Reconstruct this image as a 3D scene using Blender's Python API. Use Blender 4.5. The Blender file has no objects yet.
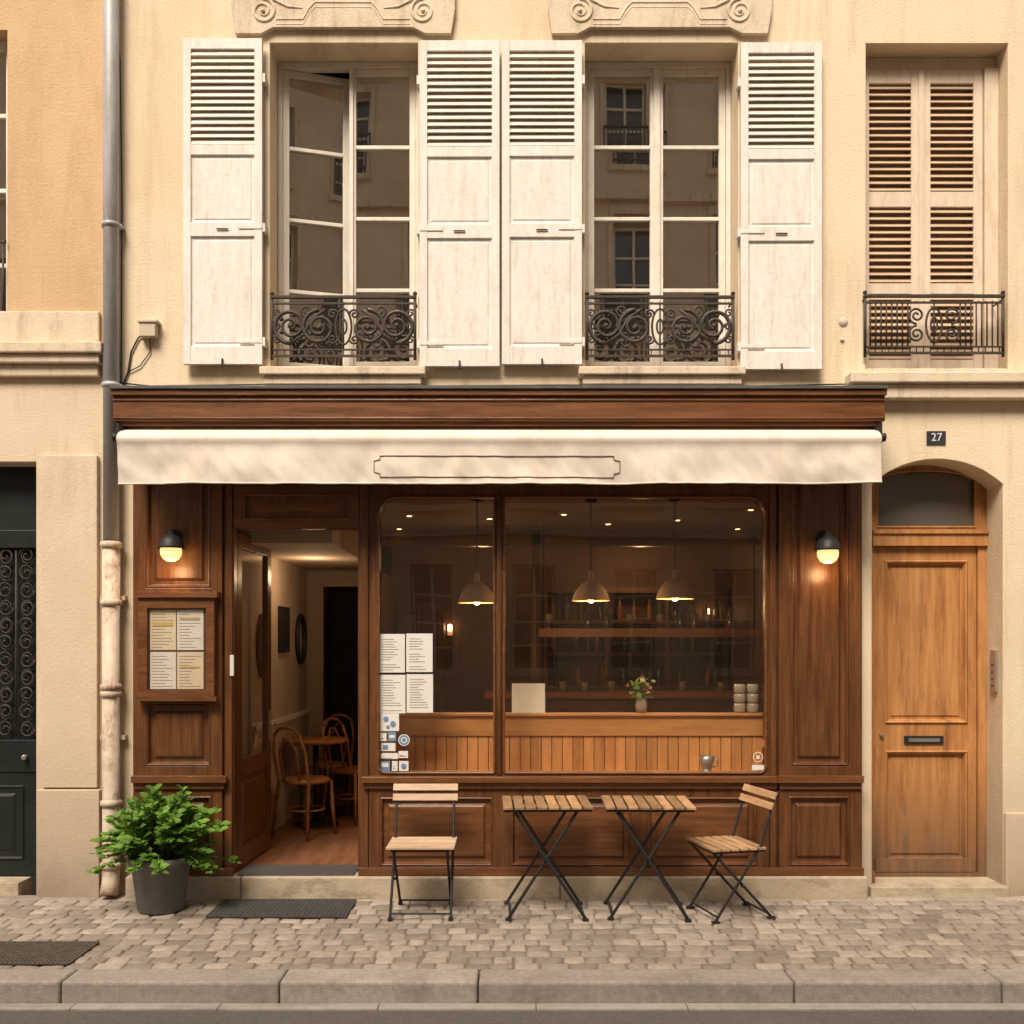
import bpy, math, random
from mathutils import Vector, Matrix, noise
from mathutils.geometry import tessellate_polygon
R=random.Random(7)
sc=bpy.context.scene
# ---------------------------------------------------------------- survey helpers
# elevation measurements (photo grid) converted to metres for a plane at depth y
CAMD=7.0; F=1015.0; H=1.724; HZ=645.0
def X(px,y=0.0): return (px-512.0)*(CAMD+y)/F
def Z(py,y=0.0): return H+(HZ-py)*(CAMD+y)/F

# ---------------------------------------------------------------- materials
def N(nt,t,**kw):
    n=nt.nodes.new(t)
    for k,v in kw.items(): setattr(n,k,v)
    return n
def mixc(nt,fac,a,b,mode='MIX'):
    m=N(nt,'ShaderNodeMix',data_type='RGBA',blend_type=mode)
    L=nt.links
    for sock,val in ((m.inputs[0],fac),(m.inputs[6],a),(m.inputs[7],b)):
        if hasattr(val,'is_output'): L.new(val,sock)
        elif isinstance(val,(int,float)): sock.default_value=val
        else: sock.default_value=(*val,1) if len(val)==3 else val
    return m.outputs[2]
def mat(name,c1,c2=None,sc_=3,st=(1,1,1),rough=.7,bump=.15,bsc=60,metal=0,var=0,stain=None,spec=.4,
        ashlar=None,grime=None,rvar=.1,emit=None,coat=0,bst=None,transl=0,stain2=None):
    m=bpy.data.materials.new(name); m.use_nodes=True; nt=m.node_tree; L=nt.links
    b=nt.nodes['Principled BSDF']
    c2=c2 or c1
    tc=N(nt,'ShaderNodeTexCoord')
    mp=N(nt,'ShaderNodeMapping'); mp.inputs['Scale'].default_value=st
    L.new(tc.outputs['Object'],mp.inputs[0])
    n1=N(nt,'ShaderNodeTexNoise'); n1.inputs['Scale'].default_value=sc_; n1.inputs['Detail'].default_value=4; n1.inputs['Roughness'].default_value=.65
    L.new(mp.outputs[0],n1.inputs['Vector'])
    r=N(nt,'ShaderNodeMapRange'); r.inputs[1].default_value=.32; r.inputs[2].default_value=.68
    L.new(n1.outputs[0],r.inputs[0])
    col=mixc(nt,r.outputs[0],c1,c2)
    if ashlar:
        sp=N(nt,'ShaderNodeSeparateXYZ'); L.new(tc.outputs['Object'],sp.inputs[0])
        cb=N(nt,'ShaderNodeCombineXYZ'); L.new(sp.outputs[0],cb.inputs[0]); L.new(sp.outputs[2],cb.inputs[1])
        br=N(nt,'ShaderNodeTexBrick'); br.inputs['Scale'].default_value=1
        br.inputs['Brick Width'].default_value=ashlar[0]; br.inputs['Row Height'].default_value=ashlar[1]
        br.inputs['Mortar Size'].default_value=.004; br.inputs['Mortar Smooth'].default_value=.6
        k=ashlar[2]
        br.inputs['Color1'].default_value=(1-k*.3,1-k*.3,1-k*.3,1); br.inputs['Color2'].default_value=(1+k*.2,1+k*.1,1,1); br.inputs['Mortar'].default_value=(1-k,1-k,1-k,1)
        L.new(cb.outputs[0],br.inputs['Vector'])
        col=mixc(nt,1.0,col,br.outputs[0],'MULTIPLY')
    for q,stn in enumerate((stain,stain2)):
        if not stn: continue
        scol,ssc,sst,amt=stn
        mp2=N(nt,'ShaderNodeMapping'); mp2.inputs['Scale'].default_value=sst; mp2.inputs['Location'].default_value=(3.1+q*7,1.7,5.3+q*3)
        L.new(tc.outputs['Object'],mp2.inputs[0])
        n2=N(nt,'ShaderNodeTexNoise'); n2.inputs['Scale'].default_value=ssc; n2.inputs['Detail'].default_value=5; n2.inputs['Roughness'].default_value=.72
        L.new(mp2.outputs[0],n2.inputs['Vector'])
        r2=N(nt,'ShaderNodeMapRange'); r2.inputs[1].default_value=.5; r2.inputs[2].default_value=.72; r2.inputs[4].default_value=amt
        L.new(n2.outputs[0],r2.inputs[0])
        col=mixc(nt,r2.outputs[0],col,scol)
    if grime:  # dirt splashed up from the ground: colour, height
        gcol,gh,ga=grime
        sp=N(nt,'ShaderNodeSeparateXYZ'); L.new(tc.outputs['Object'],sp.inputs[0])
        r3=N(nt,'ShaderNodeMapRange'); r3.inputs[1].default_value=gh; r3.inputs[2].default_value=0; r3.inputs[4].default_value=ga
        L.new(sp.outputs[2],r3.inputs[0])
        mm=N(nt,'ShaderNodeMath',operation='MULTIPLY'); L.new(r3.outputs[0],mm.inputs[0]); L.new(n1.outputs[0],mm.inputs[1])
        m2=N(nt,'ShaderNodeMath',operation='MULTIPLY',use_clamp=True); L.new(mm.outputs[0],m2.inputs[0]); m2.inputs[1].default_value=1.8
        col=mixc(nt,m2.outputs[0],col,gcol)
    if var:
        at=N(nt,'ShaderNodeAttribute',attribute_name='var')
        r4=N(nt,'ShaderNodeMapRange'); r4.inputs[3].default_value=1-var; r4.inputs[4].default_value=1+var
        L.new(at.outputs['Fac'],r4.inputs[0])
        cc=N(nt,'ShaderNodeCombineXYZ')
        for i in range(3): L.new(r4.outputs[0],cc.inputs[i])
        col=mixc(nt,1.0,col,cc.outputs[0],'MULTIPLY')
    L.new(col,b.inputs['Base Color'])
    if rvar:
        rr=N(nt,'ShaderNodeMapRange'); rr.inputs[3].default_value=max(0,rough-rvar); rr.inputs[4].default_value=min(1,rough+rvar)
        L.new(n1.outputs[0],rr.inputs[0]); L.new(rr.outputs[0],b.inputs['Roughness'])
    else: b.inputs['Roughness'].default_value=rough
    b.inputs['Metallic'].default_value=metal
    b.inputs['Specular IOR Level'].default_value=spec
    if bump:
        nb=N(nt,'ShaderNodeTexNoise'); nb.inputs['Scale'].default_value=bsc; nb.inputs['Detail'].default_value=2.5; nb.inputs['Roughness'].default_value=.65
        if bst:
            mb=N(nt,'ShaderNodeMapping'); mb.inputs['Scale'].default_value=bst; L.new(tc.outputs['Object'],mb.inputs[0]); L.new(mb.outputs[0],nb.inputs['Vector'])
        else: L.new(tc.outputs['Object'],nb.inputs['Vector'])
        bp=N(nt,'ShaderNodeBump'); bp.inputs['Strength'].default_value=bump; bp.inputs['Distance'].default_value=.012
        L.new(nb.outputs[0],bp.inputs['Height']); L.new(bp.outputs[0],b.inputs['Normal'])
    if emit:
        b.inputs['Emission Color'].default_value=(*emit[0],1); b.inputs['Emission Strength'].default_value=emit[1]
    if transl:
        t=N(nt,'ShaderNodeBsdfTranslucent'); L.new(col,t.inputs[0]); mx=N(nt,'ShaderNodeMixShader'); mx.inputs[0].default_value=transl
        L.new(b.outputs[0],mx.inputs[1]); L.new(t.outputs[0],mx.inputs[2]); L.new(mx.outputs[0],nt.nodes['Material Output'].inputs[0])
    return m
def glassmat(name,tint,ior,boost,dust=0):
    m=bpy.data.materials.new(name); m.use_nodes=True; nt=m.node_tree; L=nt.links
    nt.nodes.remove(nt.nodes['Principled BSDF']); out=nt.nodes['Material Output']
    ge=N(nt,'ShaderNodeNewGeometry'); mi=N(nt,'ShaderNodeMapRange'); mi.inputs[3].default_value=ior; mi.inputs[4].default_value=1/ior
    L.new(ge.outputs['Backfacing'],mi.inputs[0])
    fr=N(nt,'ShaderNodeFresnel'); L.new(mi.outputs[0],fr.inputs[0])
    mu=N(nt,'ShaderNodeMath',operation='MULTIPLY',use_clamp=True); mu.inputs[1].default_value=boost; L.new(fr.outputs[0],mu.inputs[0])
    tr=N(nt,'ShaderNodeBsdfTransparent'); tr.inputs[0].default_value=(*tint,1)
    gl=N(nt,'ShaderNodeBsdfGlossy'); gl.inputs['Roughness'].default_value=.004; gl.inputs[0].default_value=(1,.97,.93,1)
    tc=N(nt,'ShaderNodeTexCoord'); nz=N(nt,'ShaderNodeTexNoise'); nz.inputs['Scale'].default_value=1.3; nz.inputs['Detail'].default_value=0
    L.new(tc.outputs['Object'],nz.inputs['Vector'])
    bp=N(nt,'ShaderNodeBump'); bp.inputs['Strength'].default_value=.14; bp.inputs['Distance'].default_value=.02
    L.new(nz.outputs[0],bp.inputs['Height']); L.new(bp.outputs[0],gl.inputs['Normal'])
    mx=N(nt,'ShaderNodeMixShader'); L.new(mu.outputs[0],mx.inputs[0]); L.new(tr.outputs[0],mx.inputs[1]); L.new(gl.outputs[0],mx.inputs[2])
    last=mx.outputs[0]
    if dust:   # thin film of street dust on the pane
        df=N(nt,'ShaderNodeBsdfDiffuse'); df.inputs[0].default_value=(.6,.46,.33,1)
        nd=N(nt,'ShaderNodeTexNoise'); nd.inputs['Scale'].default_value=2.2; nd.inputs['Detail'].default_value=4; L.new(tc.outputs['Object'],nd.inputs['Vector'])
        rd=N(nt,'ShaderNodeMapRange'); rd.inputs[1].default_value=.35; rd.inputs[2].default_value=.7; rd.inputs[3].default_value=dust*.4; rd.inputs[4].default_value=dust*1.4; L.new(nd.outputs[0],rd.inputs[0])
        m2=N(nt,'ShaderNodeMixShader'); L.new(rd.outputs[0],m2.inputs[0]); L.new(last,m2.inputs[1]); L.new(df.outputs[0],m2.inputs[2]); last=m2.outputs[0]
    L.new(last,out.inputs[0]); return m

STUC=mat('stucco',(.67,.54,.375),(.74,.615,.445),1.1,rough=.9,bump=.32,bsc=60,stain=((.50,.37,.24),2.0,(2.0,1,.22),.72),grime=((.33,.26,.19),1.0,.9),stain2=((.62,.44,.25),.8,(1,1,.8),.5))
STUCR=mat('stucco_light',(.63,.50,.35),(.69,.57,.42),1.6,rough=.9,bump=.2,bsc=80,stain=((.45,.33,.22),2.5,(1.3,1,.4),.5),grime=((.30,.23,.16),.9,.8))
STONE=mat('trim_stone',(.60,.48,.345),(.68,.565,.425),3,rough=.88,bump=.3,bsc=60,stain=((.35,.26,.18),4,(2.5,1,.6),.75))
STEP=mat('step_stone',(.40,.32,.22),(.52,.43,.31),5,rough=.85,bump=.35,bsc=60,stain=((.20,.155,.11),3,(1,1,2),.85))
ASHU=mat('ashlar_tan',(.54,.36,.20),(.61,.425,.25),1.2,rough=.9,bump=.35,bsc=50,ashlar=(1.3,.62,.10),stain=((.42,.28,.155),2.2,(1.6,1,.35),.6))
ASHL=mat('ashlar_pale',(.60,.47,.335),(.66,.535,.39),1.5,rough=.9,bump=.3,bsc=60,stain=((.46,.34,.23),2.6,(1.6,1,.4),.6),grime=((.32,.25,.19),1.1,.95))
WHITE=mat('shutter_paint',(.68,.625,.565),(.76,.715,.66),5,(3,3,.6),rough=.6,bump=.18,bsc=30,stain=((.52,.43,.35),7,(2.5,1,.35),.55),stain2=((.42,.34,.27),16,(2,1,.8),.3))
LOUV=mat('shutter_louvre_paint',(.62,.55,.47),(.70,.64,.56),5,rough=.65,bump=.1,stain=((.47,.38,.29),7,(1,1,2),.4))
WFR=mat('window_paint',(.66,.60,.51),(.74,.68,.59),5,rough=.5,bump=.05,stain=((.45,.36,.27),8,(2,1,.7),.4))
TANSH=mat('shutter_tan',(.62,.49,.37),(.70,.58,.45),5,(3,3,.6),rough=.65,bump=.12,bsc=40,stain=((.46,.33,.22),7,(2,1,.5),.6))
TANSL=mat('louver_brown',(.44,.30,.19),(.54,.39,.265),6,(.6,3,3),rough=.65,bump=.1)
IRON=mat('wrought_iron',(.035,.026,.02),(.06,.045,.035),20,rough=.6,bump=0,spec=.35)
IRONB=mat('black_metal',(.018,.016,.015),(.03,.027,.025),20,rough=.5,bump=0,spec=.3)
ZINC=mat('zinc_pipe',(.36,.35,.355),(.46,.455,.46),4,(3,3,.7),rough=.5,bump=.1,metal=.1,stain=((.26,.21,.17),5,(3,3,.35),.7))
CAST=mat('old_painted_pipe',(.52,.41,.30),(.62,.51,.39),6,(2,2,1),rough=.7,bump=.35,bsc=30,stain=((.24,.11,.06),7,(1.5,1.5,.9),1.0),stain2=((.68,.60,.50),9,(1,1,.7),.6))
CAP=mat('lead_cap',(.06,.055,.05),(.10,.09,.08),8,rough=.55,bump=.1)
WOOD=mat('stained_wood',(.080,.028,.009),(.165,.064,.021),3.2,(9,9,.7),rough=.34,bump=.14,bsc=5,bst=(30,30,1.5),spec=.55,stain=((.048,.017,.007),4,(3,3,.8),.6))
WOODH=mat('stained_wood_rail',(.10,.035,.011),(.195,.076,.026),3.2,(.7,9,9),rough=.34,bump=.14,bsc=5,bst=(1.5,30,30),spec=.55,stain=((.06,.021,.009),4,(.8,3,3),.5))
OAK=mat('oak_door',(.36,.155,.05),(.53,.255,.09),3,(8,8,.6),rough=.48,bump=.18,bsc=5,bst=(28,28,1.4),stain=((.21,.082,.03),3.2,(3.5,3,.45),.9),grime=((.16,.09,.05),.8,1.3))
BAMB=mat('ledge_wood',(.44,.19,.055),(.57,.27,.09),3,(6,6,.7),rough=.5,bump=.1,var=.18,stain=((.28,.11,.035),4,(3,3,.6),.6))
BAMBH=mat('ledge_wood_rail',(.40,.17,.05),(.54,.25,.08),3,(.7,6,6),rough=.45,bump=.1,stain=((.25,.10,.03),4,(.6,3,3),.6))
SLAT=mat('teak_slat',(.36,.20,.10),(.52,.33,.18),3,(2,9,9),rough=.6,bump=.12,var=.3,stain=((.2,.11,.06),6,(1,3,3),.5))
SLATY=mat('teak_slat_long',(.28,.15,.07),(.46,.28,.14),3,(9,2,9),rough=.6,bump=.12,var=.4,stain=((.15,.08,.045),6,(3,1,3),.6))
SLATP=mat('pale_slat',(.54,.36,.23),(.66,.48,.33),3,(2,9,9),rough=.6,bump=.1,var=.12,stain=((.36,.23,.14),6,(1,3,3),.5))
GREEN=mat('green_door_paint',(.009,.013,.011),(.015,.020,.017),4,rough=.45,bump=.05,spec=.3)
FAB=mat('awning_canvas',(.66,.575,.48),(.73,.65,.56),2.2,rough=.85,bump=.25,bsc=9,stain=((.54,.44,.34),3.0,(1.4,1,.8),.32),stain2=((.47,.37,.28),1.5,(3.5,1,.5),.3))
PIPING=mat('awning_piping',(.20,.13,.08),(.28,.19,.12),9,rough=.8,bump=0)
GLS=glassmat('shop_glass',(.96,.94,.91),1.6,1.75,.008)
GLU=glassmat('window_glass',(.70,.69,.66),1.9,5.2,.02)
FROST=mat('frosted_glass',(.10,.085,.07),(.13,.11,.09),3,rough=.30,bump=0,spec=.9,rvar=.03)
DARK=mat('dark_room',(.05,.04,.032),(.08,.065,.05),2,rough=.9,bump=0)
PLAST=mat('interior_plaster',(.38,.30,.22),(.44,.36,.27),2,rough=.85,bump=.08)
INW=mat('interior_brown',(.075,.032,.015),(.12,.056,.028),2,rough=.55,bump=0)
CEIL=mat('interior_ceiling',(.24,.155,.095),(.29,.19,.12),2,rough=.9,bump=0)
CEILP=mat('lobby_ceiling',(.42,.33,.25),(.48,.39,.30),2,rough=.9,bump=0)
FLOOR=mat('wood_floor',(.16,.065,.03),(.24,.11,.055),3,(6,.8,1),rough=.45,bump=.08)
BARW=mat('bar_wood',(.22,.08,.024),(.36,.15,.05),3,(.8,6,6),rough=.4,bump=0)
PAPER=mat('paper',(.68,.65,.60),(.74,.71,.66),4,rough=.8,bump=.04)
PAPERC=mat('cream_paper',(.66,.56,.41),(.72,.63,.48),4,rough=.8,bump=.04)
INK=mat('ink',(.22,.19,.17),(.3,.27,.24),30,rough=.8,bump=0)
INKY=mat('menu_band',(.55,.38,.12),(.62,.45,.18),30,rough=.8,bump=0)
BLUE=mat('sticker_blue',(.12,.22,.34),(.17,.28,.42),30,rough=.5,bump=0)
RED=mat('sticker_brown',(.35,.12,.05),(.42,.17,.08),30,rough=.5,bump=0)
MIRR=mat('mirror',(.7,.66,.6),rough=.06,metal=1,bump=0,rvar=.02)
METSH=mat('pendant_metal',(.74,.56,.37),(.86,.68,.48),14,rough=.32,metal=.45,bump=0,spec=.8)
BULB=mat('bulb_glow',(1,.8,.5),rough=.5,bump=0,emit=((1,.60,.25),12))
GLOBE=mat('globe_glass',(.85,.70,.45),rough=.3,bump=0,emit=((1,.60,.22),1.35))
SPOT=mat('ceiling_spot_glow',(1,.8,.5),rough=.5,bump=0,emit=((1,.55,.2),8))
POT=mat('pot_grey',(.115,.11,.105),(.15,.145,.14),6,rough=.65,bump=.1,stain=((.2,.175,.15),6,(1,1,1),.5))
SOIL=mat('soil',(.03,.02,.012),(.06,.04,.025),30,rough=1,bump=.5)
LEAF=mat('leaf',(.085,.18,.022),(.16,.295,.042),7,rough=.5,bump=0,var=.55,spec=.35,transl=.3)
STEM=mat('stem',(.09,.13,.04),(.12,.16,.06),9,rough=.6,bump=0)
PAVE=mat('paving_stone',(.27,.22,.178),(.385,.325,.27),14,rough=.78,bump=.5,bsc=50,var=.28,stain=((.18,.145,.118),1.3,(1,1,1),.6),stain2=((.36,.27,.19),5,(1,1,1),.35))
JOINT=mat('joint_sand',(.17,.135,.10),(.25,.205,.16),20,rough=1,bump=.5,bsc=120)
KERB=mat('granite_kerb',(.31,.27,.235),(.43,.38,.335),30,rough=.75,bump=.45,bsc=110,var=.12,stain=((.19,.16,.135),2.5,(1,1,1),.65),stain2=((.14,.12,.10),9,(1,1,1),.3))
GUT=mat('gutter_stone',(.35,.31,.27),(.43,.39,.345),14,rough=.8,bump=.35,bsc=90,var=.08,stain=((.17,.15,.13),3,(.6,3,1),.6))
ASPH=mat('asphalt',(.105,.094,.084),(.16,.146,.13),40,rough=.85,bump=.7,bsc=160,stain=((.18,.16,.145),1.5,(1,1,1),.5))
GRND=mat('ground_earth',(.12,.1,.08),(.16,.14,.11),.5,rough=1,bump=.0)
RUB=mat('mat_rubber',(.055,.05,.046),(.085,.077,.07),30,rough=.8,bump=.2)
CIRON=mat('cast_iron_grate',(.085,.068,.055),(.14,.115,.095),20,rough=.6,metal=.2,bump=.2)
STEEL=mat('brushed_steel',(.45,.42,.38),(.55,.52,.48),12,rough=.35,metal=.8,bump=0)
BOXP=mat('beige_plastic',(.5,.4,.3),(.56,.46,.35),6,rough=.6,bump=0)
ENAM=mat('enamel_dark',(.03,.03,.04),(.05,.05,.06),10,rough=.3,bump=0)
BWHITE=mat('enamel_white',(.65,.62,.58),rough=.4,bump=0)
BOTG=mat('bottle_glass',(.025,.03,.012),(.06,.05,.02),5,rough=.15,bump=0,spec=.7)
BOTA=mat('bottle_amber',(.16,.06,.015),(.24,.095,.026),5,rough=.15,bump=0,spec=.7)
JAR=mat('jar_glass',(.26,.21,.15),(.34,.28,.21),5,rough=.15,bump=0,spec=.8)
OPPW=mat('opposite_stone',(.60,.49,.37),(.68,.57,.44),1.5,rough=.9,bump=0,ashlar=(.9,.4,.15))
OPPG=mat('opposite_glass',(.05,.052,.055),(.08,.08,.08),2,rough=.08,bump=0,spec=.9)
SLATE=mat('zinc_roof',(.12,.125,.135),(.17,.175,.18),3,rough=.5,bump=0,metal=.2)
FLWR=mat('petals',(.55,.2,.12),(.7,.45,.3),9,rough=.6,bump=0,var=.3)

# ---------------------------------------------------------------- mesh builder
class M:
    def __init__(s): s.v=[];s.f=[];s.mi=[];s.mats=[];s.sm=[];s.va=[];s.T=None
    def slot(s,m):
        if m not in s.mats: s.mats.append(m)
        return s.mats.index(m)
    def add(s,vs,fs,m,smooth=False,var=None):
        o=len(s.v); 
        if var is None: var=R.random()
        for p in vs:
            p=Vector(p)
            if s.T is not None: p=s.T@p
            s.v.append(p); s.va.append(var)
        k=s.slot(m)
        for f in fs: s.f.append(tuple(i+o for i in f)); s.mi.append(k); s.sm.append(smooth)
    def box(s,x0,x1,y0,y1,z0,z1,m,var=None):
        vs=[(x0,y0,z0),(x1,y0,z0),(x1,y1,z0),(x0,y1,z0),(x0,y0,z1),(x1,y0,z1),(x1,y1,z1),(x0,y1,z1)]
        s.add(vs,[(0,3,2,1),(4,5,6,7),(0,1,5,4),(1,2,6,5),(2,3,7,6),(3,0,4,7)],m,False,var)
    def pb(s,a,b,c,d,yf,yb,m):   # left, top, right, bottom, front y, back y
        s.box(X(a,yf),X(c,yf),yf,yb,Z(d,yf),Z(b,yf),m)
    def obox(s,c,size,rot,m,var=None):
        M0=Matrix.Translation(Vector(c))@rot.to_4x4()
        vs=[]
        for k in (-1,1):
            for (i,j) in ((-1,-1),(1,-1),(1,1),(-1,1)):
                vs.append(M0@Vector((i*size[0]/2,j*size[1]/2,k*size[2]/2)))
        s.add(vs,[(0,3,2,1),(4,5,6,7),(0,1,5,4),(1,2,6,5),(2,3,7,6),(3,0,4,7)],m,False,var)
    def tube(s,pts,r,m,n=8,closed=False,rad=None,smooth=True):
        pts=[Vector(p) for p in pts]; k=len(pts); vs=[]; fs=[]
        up=None
        for i,p in enumerate(pts):
            if closed: t=(pts[(i+1)%k]-pts[i-1])
            else: t=pts[min(i+1,k-1)]-pts[max(i-1,0)]
            t.normalize()
            if up is None:
                up=Vector((0,1,0)) if abs(t.y)<.9 else Vector((1,0,0))
            a=t.cross(up); 
            if a.length<1e-4: a=t.cross(Vector((1,0,0)))
            a.normalize(); b=a.cross(t); up=b if abs(b.dot(t))<.9 else up
            rr=rad[i] if rad else r
            for j in range(n):
                q=2*math.pi*j/n; vs.append(p+a*math.cos(q)*rr+b*math.sin(q)*rr)
        for i in range(k if closed else k-1):
            i2=(i+1)%k
            for j in range(n):
                j2=(j+1)%n; fs.append((i*n+j,i*n+j2,i2*n+j2,i2*n+j))
        if not closed:
            fs.append(tuple(range(n))[::-1]); fs.append(tuple((k-1)*n+j for j in range(n)))
        s.add(vs,fs,m,smooth)
    def cyl(s,p0,p1,r,m,n=14,r2=None):
        s.tube([p0,p1],r,m,n,rad=[r,r if r2 is None else r2])
    def lathe(s,prof,c,m,n=24,T=None,smooth=True,var=None):
        vs=[];fs=[]; c=Vector(c)
        for (r,z) in prof:
            for j in range(n):
                q=2*math.pi*j/n; p=Vector((r*math.cos(q),r*math.sin(q),z))
                if T is not None: p=T@p
                vs.append(p+c)
        for i in range(len(prof)-1):
            for j in range(n):
                j2=(j+1)%n; fs.append((i*n+j,i*n+j2,(i+1)*n+j2,(i+1)*n+j))
        s.add(vs,fs,m,smooth,var)
    def disc(s,c,r,m,n=20,T=None):
        vs=[]
        for j in range(n):
            q=2*math.pi*j/n; p=Vector((r*math.cos(q),r*math.sin(q),0))
            if T is not None: p=T@p
            vs.append(p+Vector(c))
        s.add(vs,[tuple(range(n))],m)
    def nest(s,x0,x1,z0,z1,loops,m):
        vs=[];fs=[]
        for (i,y) in loops: vs+=[(x0+i,y,z0+i),(x1-i,y,z0+i),(x1-i,y,z1-i),(x0+i,y,z1-i)]
        for k in range(len(loops)-1):
            for j in range(4):
                j2=(j+1)%4; fs.append((k*4+j,k*4+j2,k*4+4+j2,k*4+4+j))
        k=len(loops)-1; fs.append((k*4,k*4+1,k*4+2,k*4+3))
        s.add(vs,fs,m)
    def plate(s,outer,holes,y0,y1,m):
        loops=[outer]+holes
        flat=[p for l in loops for p in l]
        tris=tessellate_polygon([[Vector((p[0],p[1],0)) for p in l] for l in loops])
        n=len(flat); vs=[(p[0],y0,p[1]) for p in flat]+[(p[0],y1,p[1]) for p in flat]
        fs=[tuple(t) for t in tris]+[tuple(i+n for i in t)[::-1] for t in tris]
        o=0
        for l in loops:
            k=len(l)
            for i in range(k): a=o+i; b=o+(i+1)%k; fs.append((a,b,b+n,a+n))
            o+=k
        s.add(vs,fs,m)
    def build(s,name,parent=None,bevel=0,recalc=True,seg=2,loc=None,rotz=0):
        me=bpy.data.meshes.new(name); me.from_pydata(s.v,[],s.f)
        for mm in s.mats: me.materials.append(mm)
        me.polygons.foreach_set('material_index',s.mi); me.polygons.foreach_set('use_smooth',s.sm)
        at=me.attributes.new('var','FLOAT','POINT'); at.data.foreach_set('value',s.va)
        if recalc:
            import bmesh
            bm=bmesh.new(); bm.from_mesh(me); bmesh.ops.recalc_face_normals(bm,faces=bm.faces); bm.to_mesh(me); bm.free()
        me.update()
        ob=bpy.data.objects.new(name,me); sc.collection.objects.link(ob)
        if bevel:
            b=ob.modifiers.new('bevel','BEVEL'); b.width=bevel; b.segments=seg; b.limit_method='ANGLE'; b.angle_limit=math.radians(38); b.harden_normals=False
        if parent: ob.parent=parent
        if loc: ob.location=loc
        ob.rotation_euler[2]=rotz
        return ob
def empty(name):
    e=bpy.data.objects.new(name,None); sc.collection.objects.link(e); e.empty_display_size=.3; return e
def rect(x0,x1,z0,z1): return [(x0,z0),(x1,z0),(x1,z1),(x0,z1)]
def prect(a,b,c,d,y): return rect(X(a,y),X(c,y),Z(d,y),Z(b,y))
def rrect(x0,x1,z0,z1,rr,n=6):  # radii bl,br,tr,tl
    out=[]
    for (cx,cz,a0,r) in ((x0+rr[0],z0+rr[0],180,rr[0]),(x1-rr[1],z0+rr[1],270,rr[1]),(x1-rr[2],z1-rr[2],0,rr[2]),(x0+rr[3],z1-rr[3],90,rr[3])):
        for i in range(n+1):
            a=math.radians(a0+90*i/n); out.append((cx+r*math.cos(a),cz+r*math.sin(a)))
    return out
def archrect(x0,x1,z0,zs,zc,n=16):
    w=(x1-x0)/2; h=zc-zs; Rr=(w*w+h*h)/(2*h); cz=zc-Rr; cx=(x0+x1)/2; a=math.asin(w/Rr)
    out=[(x0,z0),(x1,z0)]
    for i in range(n+1):
        t=a-2*a*i/n; out.append((cx+Rr*math.sin(t),cz+Rr*math.cos(t)))
    return out
def spiral(cx,cz,r0,r1,a0,turns,y,n=26):
    return [(cx+(r0+(r1-r0)*i/n)*math.cos(a0+turns*2*math.pi*i/n),y,cz+(r0+(r1-r0)*i/n)*math.sin(a0+turns*2*math.pi*i/n)) for i in range(n+1)]
RX=lambda a: Matrix.Rotation(math.radians(a),3,'X')

# ================================================================ GROUND
g=M(); g.add([(-150,-150,-.17),(150,-150,-.17),(150,150,-.17),(-150,150,-.17)],[(0,1,2,3)],GRND); g.build('ground',recalc=False)
g=M(); g.add([(-40,-10.4,-.12),(40,-10.4,-.12),(40,-1.7,-.12),(-40,-1.7,-.12)],[(0,1,2,3)],ASPH); g.build('road',recalc=False)
YK=-1.80; YKI=-1.58
g=M(); x=-12.0
while x<12:
    w=.62+R.random()*.6; g.box(x,x+w-.004,YK-.085,YK-.002,-.18,-.110+R.random()*.001,GUT); x+=w
g.build('gutter',bevel=.003)
g=M(); xs=[-14,-12,-10,-8.1,-6.2,-4.4,X(60,YK),X(478,YK)-1.02,X(478,YK),X(795,YK),X(1003,YK),5.6,7.5,9.5,11.5,14]
for a,b in zip(xs[:-1],xs[1:]):
    dz=R.random()*.003; g.box(a+.003,b-.003,YK,YKI-.004,-.2,-.002+dz,KERB)
g.build('kerb',bevel=.018,seg=3)
g=M(); g.box(-14,14,YKI,.02,-.16,-.009,JOINT)
def stone(m,x0,x1,y0,y1,z,mt):
    j=lambda: (R.random()-.5)*.010
    b=.012; P=[(x0+j(),y0+j()),(x1+j(),y0+j()),(x1+j(),y1+j()),(x0+j(),y1+j())]
    cx=(x0+x1)/2; cy=(y0+y1)/2
    t1=(R.random()-.5)*.004; t2=(R.random()-.5)*.004
    def ring(s_,zz,tt): return [(cx+(p[0]-cx)*s_[0],cy+(p[1]-cy)*s_[1],zz+tt*(t1*(1 if p[0]>cx else -1)+t2*(1 if p[1]>cy else -1))) for p in P]
    sx=(x1-x0); sy=(y1-y0)
    r0=ring((1,1),-.014,0); r1=ring((1-.2*b/sx,1-.2*b/sy),z-.007,1); r2=ring((1-1.0*b/sx,1-1.0*b/sy),z-.002,1); r3=ring((1-2.4*b/sx,1-2.4*b/sy),z,1)
    fs=[]
    for k in range(3):
        for q in range(4): q2=(q+1)%4; fs.append((k*4+q,k*4+q2,k*4+4+q2,k*4+4+q))
    fs.append((12,13,14,15)); m.add(r0+r1+r2+r3,fs,mt,True,R.random())
y=-0.135
while y-.06>YKI:
    d=.106+R.random()*.014; y0=max(y-d,YKI+.002)
    x=-8.0-R.random()*.15
    while x<8.0:
        w=.095+R.random()*.07
        stone(g,x,x+w-.010,y0+(R.random()-.5)*.006,y-.010,(R.random()-.5)*.005,PAVE)
        x+=w
    y-=d
x=-8.0
while x<8.0:
    w=.30+R.random()*.2; stone(g,x,x+w-.008,-.13,.0,0.001,PAVE); x+=w
g.build('pavement',recalc=True)

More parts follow.
